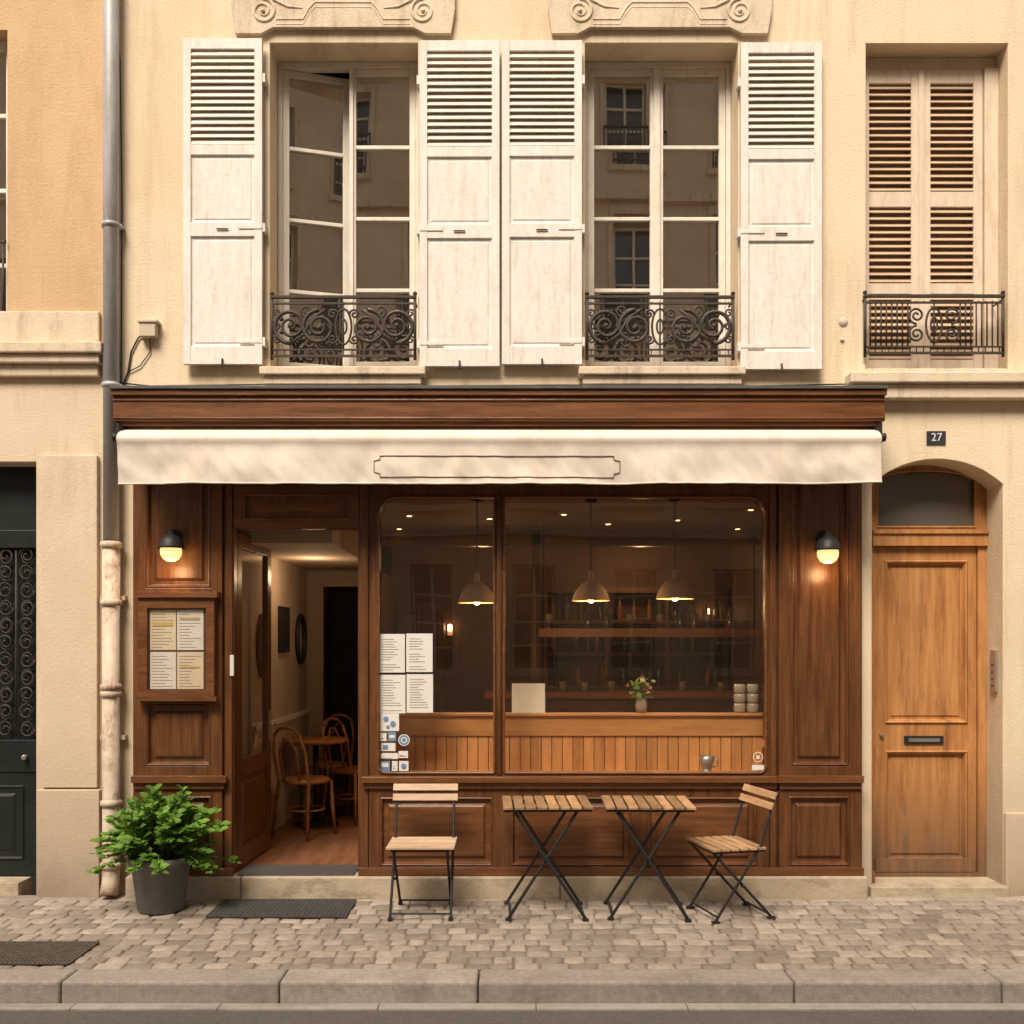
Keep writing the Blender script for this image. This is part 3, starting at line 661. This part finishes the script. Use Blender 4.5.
for k in range(110):
    a=R.random()*6.28; rr=R.random()*.10; zz=.11+R.random()*.14; c=Vector((X(641,.4)+rr*math.cos(a),.38+rr*math.sin(a),ledz+zz)); s_=.012+R.random()*.014
    n=Vector((R.random()-.5,R.random()-.5,R.random())).normalized(); u=n.orthogonal().normalized()*s_; v_=n.cross(u)
    m.add([c+u,c+v_,c-u,c-v_],[(0,1,2,3)],FLWR if k%3==0 else LEAF)
    if k%6==0: m.tube([(X(641,.4),.38,ledz+.05),tuple(c)],.002,STEM,4)
m.build('flower_vase',recalc=False)
m=M()
for (dx,h_) in ((-.05,.22),(.045,.19)):
    cx=X(747,.38)+dx
    for q in range(3): m.lathe([(0,q*.07),(.038,q*.07),(.043,q*.07+.01),(.043,q*.07+.055),(.036,q*.07+.066),(0,q*.07+.066)],(cx,.40,ledz),JAR,16)
m.build('stacked_glass_jars')
m=M(); zc=Z(776,0)+.003; cx=X(707,.12); m.lathe([(0,0),(.045,0),(.048,.008),(.03,.02),(.045,.06),(.055,.12),(.050,.122),(.038,.04),(0,.03)],(cx,.13,zc),STEEL,18); m.tube([(cx+.05,.13,zc+.10),(cx+.08,.13,zc+.09),(cx+.074,.13,zc+.05),(cx+.042,.13,zc+.045)],.006,STEEL,6); m.build('metal_cup')

# notices stuck on the outside of the glass
m=M(); yq=yf+.031
def sheet(a,b,c,d,mt,lines,y=yq,lm=INK,mar=3):
    m.box(X(a,y),X(c,y),y,y+.001,Z(d,y),Z(b,y),mt)
    for k in range(lines):
        rr=b+5+(d-b-8)*k/max(1,lines-1)
        e=c-mar-R.random()*(c-a)*.45
        if R.random()<.88: m.box(X(a+mar,y),X(e,y),y-.0012,y-.0004,Z(rr+.55,y),Z(rr,y),lm)
for (a,b) in ((378.5,634),(406.2,633.5),(379,674.8),(406.6,674.2)): sheet(a,b,a+26.4,b+38.5,PAPER,13)
m.build('paper_notices')
m=M(); y=yq-.002
def disk(px,row,r,mt,dy=0,r0=0): m.lathe([(r0,0),(r,0)],(X(px,y),y-dy,Z(row,y)),mt,20,T=RX(90))
sheet(380,713,399,731,PAPER,0); disk(386,719,.018,BLUE,.001); disk(393,724,.020,BLUE,.001); disk(388,727,.012,BLUE,.0015)
disk(404,740,.040,PAPER); disk(404,740,.034,BLUE,.001,.022); disk(404,740,.014,BLUE,.001)
sheet(380,733,386.5,741,PAPER,2,mar=1); sheet(388,732,396,741,BLUE,0); sheet(389.2,735,394.8,738,PAPER,0,y=yq-.0015)
sheet(381,743,395.5,751,PAPER,0); sheet(382.5,745,388,749.5,BLUE,0,y=yq-.0015); sheet(381,753,398,759,PAPER,1,mar=1); sheet(380,761,390,772,BLUE,0); sheet(381.5,763,388.5,767,PAPER,0,y=yq-.0015)
sheet(392,761,397.5,771,PAPER,2,mar=1); sheet(398.5,751,408,758,PAPER,2,mar=1); sheet(399,761,408.5,771,PAPER,0); disk(403.7,766,.018,BLUE,.002)
sheet(757,739,766,747,RED,0); disk(758,757,.035,PAPERC); disk(758,757,.028,RED,.001,.015); sheet(752,765,764,770,PAPER,0)
m.build('window_stickers')

# ================================================================ AWNING
a=M(); ya=-.45
ax0,ax1=X(117,ya),X(881,ya); zt=Z(441,ya); zb=Z(484,ya)
prof=[(-.20,Z(429,-.2)),(-.30,Z(429.5,-.3)),(-.40,Z(431,-.4)),(ya+.01,Z(433,ya)),(ya-.012,Z(436,ya)),(ya-.016,Z(440,ya)),(ya-.006,zt-.012)]
nv=9
for k in range(1,nv+1): prof.append((ya,zt-.012+(zb-zt+.012)*k/nv))
def wav(x,zz,t_): return noise.noise(Vector((x*2.3,0,zz*1.5)))*.045*t_+noise.noise(Vector((x*6,3,zz*4)))*.022*min(1,t_*2)+noise.noise(Vector((x*15+zz*9,7,zz*7)))*.009*min(1,t_*2)
nx=320; vs=[];fs=[]
for i in range(nx+1):
    u=i/nx; x=ax0+(ax1-ax0)*u
    for k,(yy,zz) in enumerate(prof):
        t_=max(0,(k-6)/nv)
        sag=noise.noise(Vector((x*1.1,9,0)))*.012*t_
        vs.append((x,yy+wav(x,zz,t_),zz+sag))
np_=len(prof)
for i in range(nx):
    for k in range(np_-1): fs.append((i*np_+k,(i+1)*np_+k,(i+1)*np_+k+1,i*np_+k+1))
a.add(vs,fs,FAB,True)
hem=[vs[i*np_+np_-1] for i in range(nx+1)]
a.tube([(p[0],p[1]-.001,p[2]+.006) for p in hem],.005,FAB,6)
a.cyl((ax0-.01,ya+.005,Z(437,ya)),(ax1+.01,ya+.005,Z(437,ya)),.016,BWHITE,10)
a.cyl((ax0+.01,-.27,Z(433,-.27)),(ax1-.01,-.27,Z(433,-.27)),.035,FAB,14)
for sx,o in ((ax0,-1),(ax1,1)):
    a.box(min(sx,sx+o*.02),max(sx,sx+o*.02),-.42,-.14,Z(446,-.3),Z(427,-.3),IRONB)
    a.cyl((sx,ya+.01,Z(437,ya)),(sx+o*.03,ya+.01,Z(437,ya)),.028,IRONB,12)
    a.tube([(sx+o*.012,-.40,Z(440,-.4)),(sx+o*.012,-.2,Z(458,-.2)),(sx+o*.012,-.07,Z(462,-.1))],.012,IRONB,8)
def sag_y(x,zz):
    t_=min(1,max(0,(zt-.012-zz)/(zt-.012-zb)))
    return ya+wav(x,zz,t_)-.003
cp=[(380,456),(614,456),(614,459.5),(620,461),(620,472),(614,473.5),(614,477),(380,477),(380,473.5),(374,472),(374,461),(380,459.5)]
pts=[]
for k in range(len(cp)):
    p0,p1=cp[k],cp[(k+1)%len(cp)]; n=max(1,int(abs(p1[0]-p0[0])/3))
    for j in range(n):
        x=X(p0[0]+(p1[0]-p0[0])*j/n,ya); zz=Z(p0[1]+(p1[1]-p0[1])*j/n,ya); pts.append((x,sag_y(x,zz),zz))
a.tube(pts,.0032,PIPING,5,closed=True)
a.build('shop_awning')

# ================================================================ WALL LAMPS
def walllamp(px,row):
    m=M(); y0=-.06; cx=X(px,-.17); cz=Z(row,-.17); y=-.19
    m.lathe([(0,.0),(.045,.0),(.045,.02),(.03,.028),(0,.028)],(cx,y0,cz+.10),IRONB,18,T=RX(90))
    m.tube([(cx,y0-.02,cz+.10),(cx,y0-.06,cz+.125),(cx,y,cz+.12),(cx,y,cz+.09)],.013,IRONB,10)
    m.lathe([(0,.118),(.022,.115),(.028,.095),(.05,.085),(.075,.055),(.086,.015),(.09,.0),(.084,.0),(.075,.04),(0,.07)],(cx,y,cz),IRONB,24)
    m.lathe([(.066,.012),(.071,-.015),(.068,-.042),(.052,-.068),(.028,-.083),(0,-.088)],(cx,y,cz),GLOBE,24)
    m.build('wall_lamp')
    l=bpy.data.lights.new('wall_lamp_light','POINT'); l.energy=2.6; l.color=(1,.60,.27); l.shadow_soft_size=.05
    o=bpy.data.objects.new('wall_lamp_light',l); o.location=(cx,y-.01,cz-.15); sc.collection.objects.link(o)
walllamp(172,549); walllamp(827,551)

# ================================================================ MENU BOX
m=M(); y=-.15
m.plate(prect(138,598,214,696,y),[prect(147,608,206,690,y)],y,-.087,WOODH)
m.box(X(135,y-.02),X(217,y-.02),y-.02,-.087,Z(597.7,y),Z(592,y),WOODH); m.box(X(136,y-.01),X(216,y-.01),y-.01,-.087,Z(701,y),Z(696.3,y),WOODH)
m.box(X(139,y),X(213,y),y+.03,y+.036,Z(695,y),Z(599,y),INW)
def psheet(a,b,c,d,lines,mt):
    yy=y+.026
    m.box(X(a,yy),X(c,yy),yy,yy+.002,Z(d,yy),Z(b,yy),mt)
    for k in range(lines):
        rr=b+4+(d-b-7)*k/max(1,lines-1); m.box(X(a+2,yy),X(c-2-R.random()*(c-a)*.5,yy),yy-.0012,yy-.0004,Z(rr+.5,yy),Z(rr,yy),INK)
psheet(150,610,176,650,12,PAPERC);psheet(177,610,203.5,650,12,PAPER);psheet(150,652,176,689,11,PAPER);psheet(177,652,203.5,689,11,PAPERC)
yy=y+.023; m.box(X(153,yy),X(173,yy),yy,yy+.001,Z(626,yy),Z(622,yy),INKY); m.box(X(180,yy),X(200,yy),yy,yy+.001,Z(668,yy),Z(666,yy),INKY); m.box(X(180,yy),X(200,yy),yy,yy+.001,Z(619,yy),Z(617,yy),INKY)
m.build('menu_display_box',bevel=.002)
g=M(); quad(g,X(147,y),X(206,y),Z(690,y),Z(608,y),y+.010,GLS); 
o=g.build('glass_pane',recalc=False); o.parent=bpy.data.objects['menu_display_box']

# ================================================================ STREET DOOR (right)
d=M(); yd=.24
ar=archrect(DX0+.002,DX1-.002,.07,Z(AS),Z(AC)-.002)
gx0,gx1=X(877,yd),X(975,yd)
tr=archrect(gx0,gx1,Z(527,yd),Z(477,yd),Z(470.5,yd))
lx0,lx1=X(873,yd),X(978,yd); lz0,lz1=Z(879,yd),Z(546,yd)
d.plate(ar,[tr,rect(lx0,lx1,.10,lz1)],yd,yd+.07,OAK)
d.box(X(872,yd),DX1-.003,yd-.025,yd-.001,Z(546,yd),Z(530,yd),OAK); d.box(X(872,yd),DX1-.003,yd-.04,yd-.0255,Z(534,yd),Z(530.5,yd),OAK)
d.tube([(p[0],yd-.002,p[1]) for p in tr],.008,OAK,6,closed=True)
hs=[ph(884,560,968,724,yd+.02),ph(884,750,968,862,yd+.02)]
d.plate(rect(lx0+.003,lx1-.003,.10,lz1-.003),[rect(*q) for q in hs],yd+.02,yd+.06,OAK)
for q in hs: d.nest(q[0],q[1],q[2],q[3],[(.0005,yd+.022),(.012,yd+.006),(.022,yd+.014),(.034,yd+.046),(.05,yd+.046),(.06,yd+.038)],OAK)
d.box(lx0+.02,lx1-.02,yd+.004,yd+.0195,.105,.20,OAK)
d.box(X(905,yd),X(944,yd),yd+.008,yd+.0195,Z(744,yd),Z(736,yd),IRONB); d.box(X(909,yd),X(940,yd),yd+.002,yd+.0075,Z(742,yd),Z(738.5,yd),STEEL)
d.cyl((X(882,yd),yd+.02,Z(735,yd)),(X(882,yd),yd-.005,Z(735,yd)),.012,STEEL)
d.box(DX0+.002,DX1-.002,.322,.34,.0,Z(455),DARK)
d.build('street_door',cb,bevel=.004)
g=M(); g.add([(p[0],yd+.03,p[1]) for p in tr],[tuple(range(len(tr)))],FROST); g.build('street_door_glass',cb,recalc=False)
s=M(); s.box(X(868),X(1006),-.06,.32,-.05,.07,STEP); s.box(DX1+.003,XR,-.035,-.001,-.05,Z(812),STUCR); s.build('door_threshold_and_plinth',cb,bevel=.01)
m=M()
m.box(DX1-.022,DX1-.001,.07,.15,Z(692,.1),Z(650,.1),STEEL)
for k in range(4): m.cyl((DX1-.022,.11,Z(686-7*k,.1)),(DX1-.027,.11,Z(686-7*k,.1)),.008,IRONB,10)
m.build('intercom_panel',bevel=.003)
m=M(); yn=-.012; m.box(X(927,yn),X(946,yn),yn,-.001,Z(444,yn),Z(431,yn),ENAM); o=m.build('house_number_sign',bevel=.002)
cu=bpy.data.curves.new('numerals','FONT'); cu.body='27'; cu.size=.078; cu.align_x='CENTER'; cu.align_y='CENTER'; cu.extrude=.001; cu.materials.append(BWHITE)
t_=bpy.data.objects.new('numerals',cu); sc.collection.objects.link(t_); t_.location=(X(936.5,yn),yn-.002,Z(437.5,yn)); t_.rotation_euler=(math.pi/2,0,0); t_.parent=o

# ================================================================ DRAINPIPE, CABLES
m=M(); px=X(111.5,-.07); yy=-.075
m.cyl((px,yy,Z(548,yy)),(px,yy,TOP),.052,ZINC,20); 
for rr in (-120,228,388): m.lathe([(.052,0),(.062,.004),(.062,.03),(.052,.034)],(px,yy,Z(rr,yy)),ZINC,20); m.box(px-.07,px+.07,yy,-.001,Z(rr,yy)+.008,Z(rr,yy)+.026,ZINC)
m.tube([(px,yy,Z(546,yy)),(px,yy,.18),(px,yy-.01,.10),(px-.0,yy-.05,.03)],.058,CAST,18)
for rr in (548,606,690,697,806,868): m.lathe([(.058,0),(.072,.006),(.072,.035),(.058,.045)],(px,yy,Z(rr,yy)),CAST,20)
for rr in (600,740): m.box(px-.085,px+.085,yy+.02,-.001,Z(rr,yy),Z(rr,yy)+.03,CAST)
m.build('drainpipe',bevel=0)
m=M()
cab=lambda pts,r=.006: m.tube([(X(p[0],-.012),-.012,Z(p[1],-.012)) for p in pts],r,IRONB,5)
cab([(122,388),(128,372),(131,352),(138,338),(146,333)]); cab([(120,383),(150,386),(260,384.5),(420,386),(560,385),(760,386),(850,384)],.005); cab([(128,372),(140,366),(150,352),(150,336)],.004)
cab([(112,-10),(120,60),(122,200),(121,385)],.004)
m.build('facade_cable')
m=M(); m.pb(139,322,155,336,-.07,-.001,BOXP); m.pb(137,319,157,322,-.08,-.001,BOXP); m.build('junction_box',bevel=.004)
m=M()
for (a_,b_,r_) in ((843,322,.025),(842,340,.012)): m.lathe([(0,.012),(r_,.01),(r_*1.4,0)],(X(a_),-.001,Z(b_)),CAST,12,T=RX(90))
m.build('wall_anchor')
# ================================================================ NEIGHBOUR (left)
nb=empty('neighbour_building'); n=M(); NX0=-9.0; NX1=XL-.003
yw=.02
n.plate(rect(NX0,NX1,Z(352),TOP+.4),[rect(X(-150),X(6),Z(334),Z(28))],yw,.35,ASHU)
n.build('upper_wall',nb)
n=M()
dl0,dl1=X(-130),X(36)
n.plate([(NX0,-.1),(dl0,-.1),(dl0,Z(462)),(dl1,Z(462)),(dl1,-.1),(NX1,-.1),(NX1,Z(352)-.002),(NX0,Z(352)-.002)],[],.0,.35,ASHL)
n.box(X(41,-.04),X(97,-.04),-.04,-.001,Z(788,-.04)+.001,Z(455,-.04),ASHL)
n.box(X(36,-.07),X(99,-.07),-.07,-.0015,-.05,Z(790,-.07),ASHL)
n.box(NX0,X(-1,0)-1.5,-.07,-.0015,-.05,Z(790,-.07),ASHL)
n.build('lower_wall',nb,bevel=.006)
n=M()
n.box(NX0,X(101,-.12),-.12,yw-.001,Z(352,-.12),Z(341,-.12),STONE); n.box(NX0,X(99,-.09),-.09,yw-.001,Z(362,-.1),Z(352,-.12)-.001,STONE); n.box(NX0,X(98,-.05),-.05,-.001,Z(376,-.05),Z(362,-.1)-.001,STONE)
n.box(NX0,X(98,-.03),-.015,yw-.001,Z(341,-.12)+.001,Z(310,-.03),STONE)
n.build('ledge_moulding',nb,bevel=.01)
n=M(); g=M()
wx,wz0_,wz1_=X(6),Z(334),Z(28)
n.box(wx-.07,wx-.002,.14,.2,wz0_,wz1_,WFR); n.box(X(-150),wx-.07,.141,.2,wz1_-.07,wz1_-.001,WFR); n.box(X(-150),wx-.07,.141,.2,wz0_,wz0_+.1,WFR)
for k in range(1,4): n.box(X(-150),wx-.07,.15,.19,wz0_+(wz1_-wz0_)*k/4-.015,wz0_+(wz1_-wz0_)*k/4+.015,WFR)
n.box((X(-150)+wx)/2-.04,(X(-150)+wx)/2+.04,.139,.2,wz0_+.1,wz1_-.07,WFR)
quad(g,X(-150),wx-.07,wz0_,wz1_,.17,GLU); g.build('window_glass',nb,recalc=False)
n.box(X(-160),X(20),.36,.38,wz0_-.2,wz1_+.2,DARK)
n.build('window_frame',nb,bevel=.003)
n=M(); yy=-.0; za,zb_=Z(240),Z(330)
n.box(X(-150),wx-.002,yy-.012,yy+.012,za-.02,za,IRON); n.box(X(-150),wx-.002,yy-.01,yy+.01,zb_,zb_+.015,IRON)
for k in range(14): n.cyl((wx-.02-k*.08,yy,zb_),(wx-.02-k*.08,yy,za),.008,IRON,6)
n.build('window_railing',nb)
n=M(); yg=.14
n.box(dl0,dl1-.001,yg+.05,yg+.09,.1,Z(462)-.001,GREEN)
n.box(dl1-.05,dl1-.002,yg,yg+.049,.1,Z(462)-.002,GREEN); n.box(dl0,dl1-.05,yg,yg+.049,Z(548,yg),Z(530,yg),GREEN)
n.box(dl0,dl1-.05,yg+.01,yg+.049,.1,Z(768,yg),GREEN); n.box(dl0,dl1-.05,yg,yg+.049,Z(772,yg),Z(740,yg),GREEN)
n.nest(X(-60,yg),X(24,yg),Z(860,yg),Z(785,yg),[(0,yg+.011),(.01,yg-.004),(.02,yg+.009),(.06,yg+.009),(.08,yg)],GREEN)
n.box(X(-130,yg),X(30,yg),-.03,yg+.05,-.05,.09,STEP)
n.cyl((X(26,yg),yg-.001,Z(757,yg)),(X(26,yg),yg-.04,Z(757,yg)),.018,STEEL)
n.build('green_door',nb,bevel=.004)
n=M(); zt_,zb_=Z(550,yg),Z(738,yg); xr=dl1-.06
for k in range(7):
    for j in range(11):
        cx=xr-.08-k*.15; cz=zb_+.06+j*(zt_-zb_-.1)/10
        n.tube(spiral(cx,cz,.058,.01,math.radians(90*((k+j)%4)),1.3*(1 if (k+j)%2 else -1),yg+.02,14),.006,IRON,5)
        n.tube([(cx+.04*math.cos(q*.785),yg+.026,cz+.055*math.sin(q*.785)) for q in range(8)],.005,IRON,5,closed=True)
for k in range(8): n.cyl((xr-.005-k*.15,yg+.02,zb_),(xr-.005-k*.15,yg+.02,zt_),.007,IRON,6)
n.build('door_grille',nb)

# ================================================================ OPPOSITE BUILDING (across the street, seen in the glass)
ob=empty('opposite_building'); YO=-12.2; OT=13.6
n=M(); hs=[]; fr2=M()
for r_ in range(4):
    for c_ in range(-6,7):
        cx=c_*1.9+.4; z0=(1.2,4.4,7.7,10.9)[r_]; z1=z0+(2.0,2.3,2.3,1.7)[r_]
        hs.append(rect(cx-.42,cx+.42,z0,z1))
        fr2.box(cx-.42,cx+.42,YO-.25,YO-.23,z0,z1,OPPG)
        for xx in (-.41,-.025,.36): fr2.box(cx+xx,cx+xx+.05,YO-.229,YO-.18,z0,z1,WFR)
        for q in range(5): zz=z0+(z1-z0-.05)*q/4; fr2.box(cx-.36,cx+.36,YO-.2285,YO-.19,zz,zz+.045,WFR)
        fr2.box(cx-.56,cx+.56,YO+.001,YO+.12,z0-.12,z0-.001,STONE); 
        fr2.box(cx-.52,cx-.421,YO+.001,YO+.05,z0,z1,STONE); fr2.box(cx+.421,cx+.52,YO+.001,YO+.05,z0,z1,STONE); fr2.box(cx-.52,cx+.52,YO+.001,YO+.06,z1+.001,z1+.14,STONE)
        if r_:
            fr2.box(cx-.46,cx+.46,YO+.07,YO+.10,z0+.78,z0+.82,IRON); fr2.box(cx-.46,cx+.46,YO+.07,YO+.10,z0+.1,z0+.13,IRON)
            for q in range(12): fr2.box(cx-.46+q*.082,cx-.44+q*.082,YO+.075,YO+.095,z0,z0+.78,IRON)
n.plate(rect(-13,13,-.12,OT),hs,YO-.3,YO,OPPW); n.build('wall',ob); 
for zz in (3.75,7.0,10.2): fr2.box(-13,13,YO+.001,YO+.18,zz,zz+.15,STONE)
fr2.box(-13,13,YO+.001,YO+.3,OT-.2,OT-.05,STONE)
fr2.build('windows_and_trim',ob)
n=M(); n.add([(-13,YO+.2,OT),(13,YO+.2,OT),(13,YO-2.5,OT+1.0),(-13,YO-2.5,OT+1.0)],[(0,1,2,3)],SLATE); n.build('roof',ob,recalc=False)
n=M(); n.box(-14,14,YO,-10.4,-.16,-.0,KERB); n.build('opposite_pavement',None,bevel=.01)

# ================================================================ STREET FURNITURE
def chair(loc,rz,sm):
    m=M(); w_=.19
    for sg in (-1,1):
        m.tube([(sg*w_,.235,.80),(sg*w_,.20,.74),(sg*w_,.115,.46),(sg*w_,-.19,.012)],.0095,IRONB,8)
        m.tube([(sg*(w_-.022),-.20,.435),(sg*(w_-.022),.20,.012)],.0095,IRONB,8)
        m.box(sg*(w_-.011)-.005,sg*(w_-.011)+.005,-.21,.15,.425,.441,IRONB)
        m.cyl((sg*(w_+.008),-.0,.215),(sg*(w_-.03),-.0,.215),.010,IRONB,8)
    m.cyl((-w_,-.175,.035),(w_,-.175,.035),.007,IRONB,8); m.cyl((-w_+.02,.185,.03),(w_-.02,.185,.03),.007,IRONB,8)
    m.cyl((-w_+.02,-.19,.43),(w_-.02,-.19,.43),.007,IRONB,8)
    for sg in (-1,1): m.box(sg*w_-.014,sg*w_+.014,-.215,-.165,0,.014,IRONB); m.box(sg*(w_-.022)-.014,sg*(w_-.022)+.014,.175,.225,0,.014,IRONB)
    for k in range(6): m.box(-.213,.213,-.215+k*.062,-.215+k*.062+.050,.443,.458,sm)
    for (yy,zz) in ((.218,.775),(.193,.712)): m.obox((0,yy-.012,zz),(.43,.014,.046),RX(-22),sm)
    m.build('bistro_chair',bevel=.003,loc=loc,rotz=math.radians(rz))
def at(px,row): 
    d_=F*H/(row-HZ); return ((px-512)*d_/F, d_-CAMD)
chair((X(423,-.46),-.46,.004),0,SLATP)
chair((X(730,-.50),-.50,.004),-76,SLAT)
def table(loc,rz):
    m=M(); W_=.57; Dp=.50; zt_=.715
    n_=8; pw=W_/n_
    for k in range(n_): m.box(-W_/2+k*pw+.006,-W_/2+(k+1)*pw-.006,-Dp/2,Dp/2,zt_-.016,zt_,SLATY)
    for yy in (-Dp/2+.03,Dp/2-.045): m.box(-W_/2+.01,W_/2-.01,yy,yy+.015,zt_-.034,zt_-.0165,IRONB)
    for yy in (-.20,.20):
        m.tube([(-.21,yy,zt_-.03),(.235,yy,.012)],.0105,IRONB,8); m.tube([(.19,yy+.024,zt_-.03),(-.245,yy+.024,.012)],.0105,IRONB,8)
        m.cyl((.0,yy-.012,.355),(.0,yy+.036,.355),.011,IRONB,8)
        m.box(.215,.255,yy-.014,yy+.014,0,.014,IRONB); m.box(-.265,-.225,yy+.01,yy+.038,0,.014,IRONB)
    m.cyl((.225,-.20,.03),(.225,.20,.03),.008,IRONB,8); m.cyl((-.235,-.176,.03),(-.235,.224,.03),.008,IRONB,8)
    m.cyl((-.21,-.2,zt_-.04),(-.21,.2,zt_-.04),.007,IRONB,8); m.cyl((.19,-.176,zt_-.04),(.19,.224,zt_-.04),.007,IRONB,8)
    m.build('bistro_table',bevel=.003,loc=loc,rotz=math.radians(rz))
table((X(546,-.48),-.47,.004),1.5); table((X(647,-.48),-.47,.004),-1.5)

m=M(); cx,cy=at(161,910); 
m.lathe([(0,.0),(.135,.0),(.145,.01),(.184,.29),(.19,.295),(.202,.30),(.207,.345),(.202,.352),(.186,.352),(.182,.32),(.17,.29)],(0,0,0),POT,40)
m.disc((0,0,.31),.176,SOIL)
def leafm(p,dirv,up,L_,var):
    dirv=dirv.normalized(); side=dirv.cross(up)
    if side.length<1e-3: side=dirv.cross(Vector((1,0,0)))
    side.normalize(); nn=side.cross(dirv)
    W_=L_*.42; dr=-nn*L_*.12
    vs=[p,p+dirv*L_*.3+side*W_*.85+nn*.1*L_,p+dirv*L_*.68+side*W_*.75+nn*.06*L_,p+dirv*L_+dr,p+dirv*L_*.68-side*W_*.75+nn*.06*L_,p+dirv*L_*.3-side*W_*.85+nn*.1*L_,p+dirv*L_*.32,p+dirv*L_*.68-nn*.02*L_]
    m.add(vs,[(0,1,6),(1,2,7,6),(2,3,7),(3,4,7),(4,5,6,7),(5,0,6)],LEAF,True,var)
for k in range(112):
    az=R.random()*6.283; el=math.radians(-8+90*R.random()**.85)
    rad=(.29+.19*R.random()); 
    hgt_=.31+(.45*math.sin(el))*(.68+.42*R.random()); out_=rad*math.cos(el)*(.75+.40*R.random())
    tip=Vector((out_*math.cos(az)*1.08,out_*math.sin(az)*.85,hgt_+.01)); base=Vector((.1*math.cos(az)*R.random(),.1*math.sin(az)*R.random(),.31))
    mid=(base+tip)/2+Vector((0,0,.08)); P=[base,mid,tip]
    m.tube(P,.003,STEM,4)
    cl=.1+R.random()*.85
    for j in range(13):
        t=.36+.64*(j/12.0); p=base*(1-t)**2+mid*2*t*(1-t)+tip*t*t
        for q in range(2):
            a2=j*1.57+q*3.14+R.random()*.9
            dv=Vector((math.cos(a2),math.sin(a2),.1+R.random()*.7))+(tip-mid).normalized()*.4
            tilt=Vector((0,-.6,1)) if R.random()<.6 else Vector((R.random()-.5,R.random()-.5,1))
            leafm(p,dv,tilt,.034+R.random()*.034,max(0,min(1,cl*.7+.3*t+(R.random()-.5)*.4)))
m.build('potted_plant',recalc=False,loc=(cx,cy,.004))

m=M(); x0,x1,y0,y1=-1.93,-1.05,-.60,-.17
m.box(x0,x1,y0,y1,.004,.007,RUB)
for k in range(32): xx=x0+(x1-x0)*k/31; m.box(xx-.005,xx+.005,y0,y1,.0075,.014,RUB)
for k in range(15): yy=y0+(y1-y0)*k/14; m.box(x0,x1,yy-.005,yy+.005,.0078,.0145,RUB)
m.build('door_mat')
m=M(); x0,x1,y0,y1=-3.1,X(83,-1.35),-1.54,-1.14
m.box(x0,x1,y0,y1,.004,.006,CIRON)
for k in range(30): xx=x0+(x1-x0)*k/29; m.box(xx-.006,xx+.006,y0,y1,.0065,.012,CIRON)
for k in range(14): yy=y0+(y1-y0)*k/13; m.box(x0,x1,yy-.006,yy+.006,.0068,.0125,CIRON)
m.build('drain_grate')

# ================================================================ LIGHT
wd=bpy.data.worlds.new("World"); sc.world=wd; wd.use_nodes=True; nt=wd.node_tree
sky=nt.nodes.new('ShaderNodeTexSky'); sky.sky_type='NISHITA'; sky.sun_disc=False
EL=math.radians(52); AZ=math.radians(200)
sky.sun_elevation=EL; sky.sun_rotation=AZ; sky.dust_density=4; sky.air_density=1.0; sky.ozone_density=.6
hsv=nt.nodes.new('ShaderNodeHueSaturation'); hsv.inputs['Saturation'].default_value=.4
mx=nt.nodes.new('ShaderNodeMix'); mx.data_type='RGBA'; mx.blend_type='MULTIPLY'; mx.inputs[0].default_value=1; mx.inputs[7].default_value=(1.0,.905,.79,1)
bg=nt.nodes['Background']; bg.inputs[1].default_value=.15
nt.links.new(sky.outputs[0],hsv.inputs['Color']); nt.links.new(hsv.outputs[0],mx.inputs[6]); nt.links.new(mx.outputs[2],bg.inputs[0])
sl=bpy.data.lights.new('sun','SUN'); sl.energy=5.0; sl.angle=math.radians(26); sl.color=(1,.895,.76)
so=bpy.data.objects.new('sun',sl); sc.collection.objects.link(so)
dv=Vector((math.sin(AZ)*math.cos(EL),math.cos(AZ)*math.cos(EL),math.sin(EL)))
so.rotation_euler=dv.to_track_quat('Z','Y').to_euler(); so.location=dv*30
sc.view_settings.view_transform='Standard'; sc.view_settings.look='None'; sc.view_settings.exposure=0
# ================================================================ CAMERA
cam=bpy.data.cameras.new('camera'); co=bpy.data.objects.new('camera',cam); sc.collection.objects.link(co)
co.location=(0,-CAMD,H); co.rotation_euler=(math.pi/2,0,0); cam.sensor_width=36; cam.lens=36*F/1024; cam.shift_y=(HZ-512)/1024; cam.clip_start=.05; cam.clip_end=500
sc.camera=co
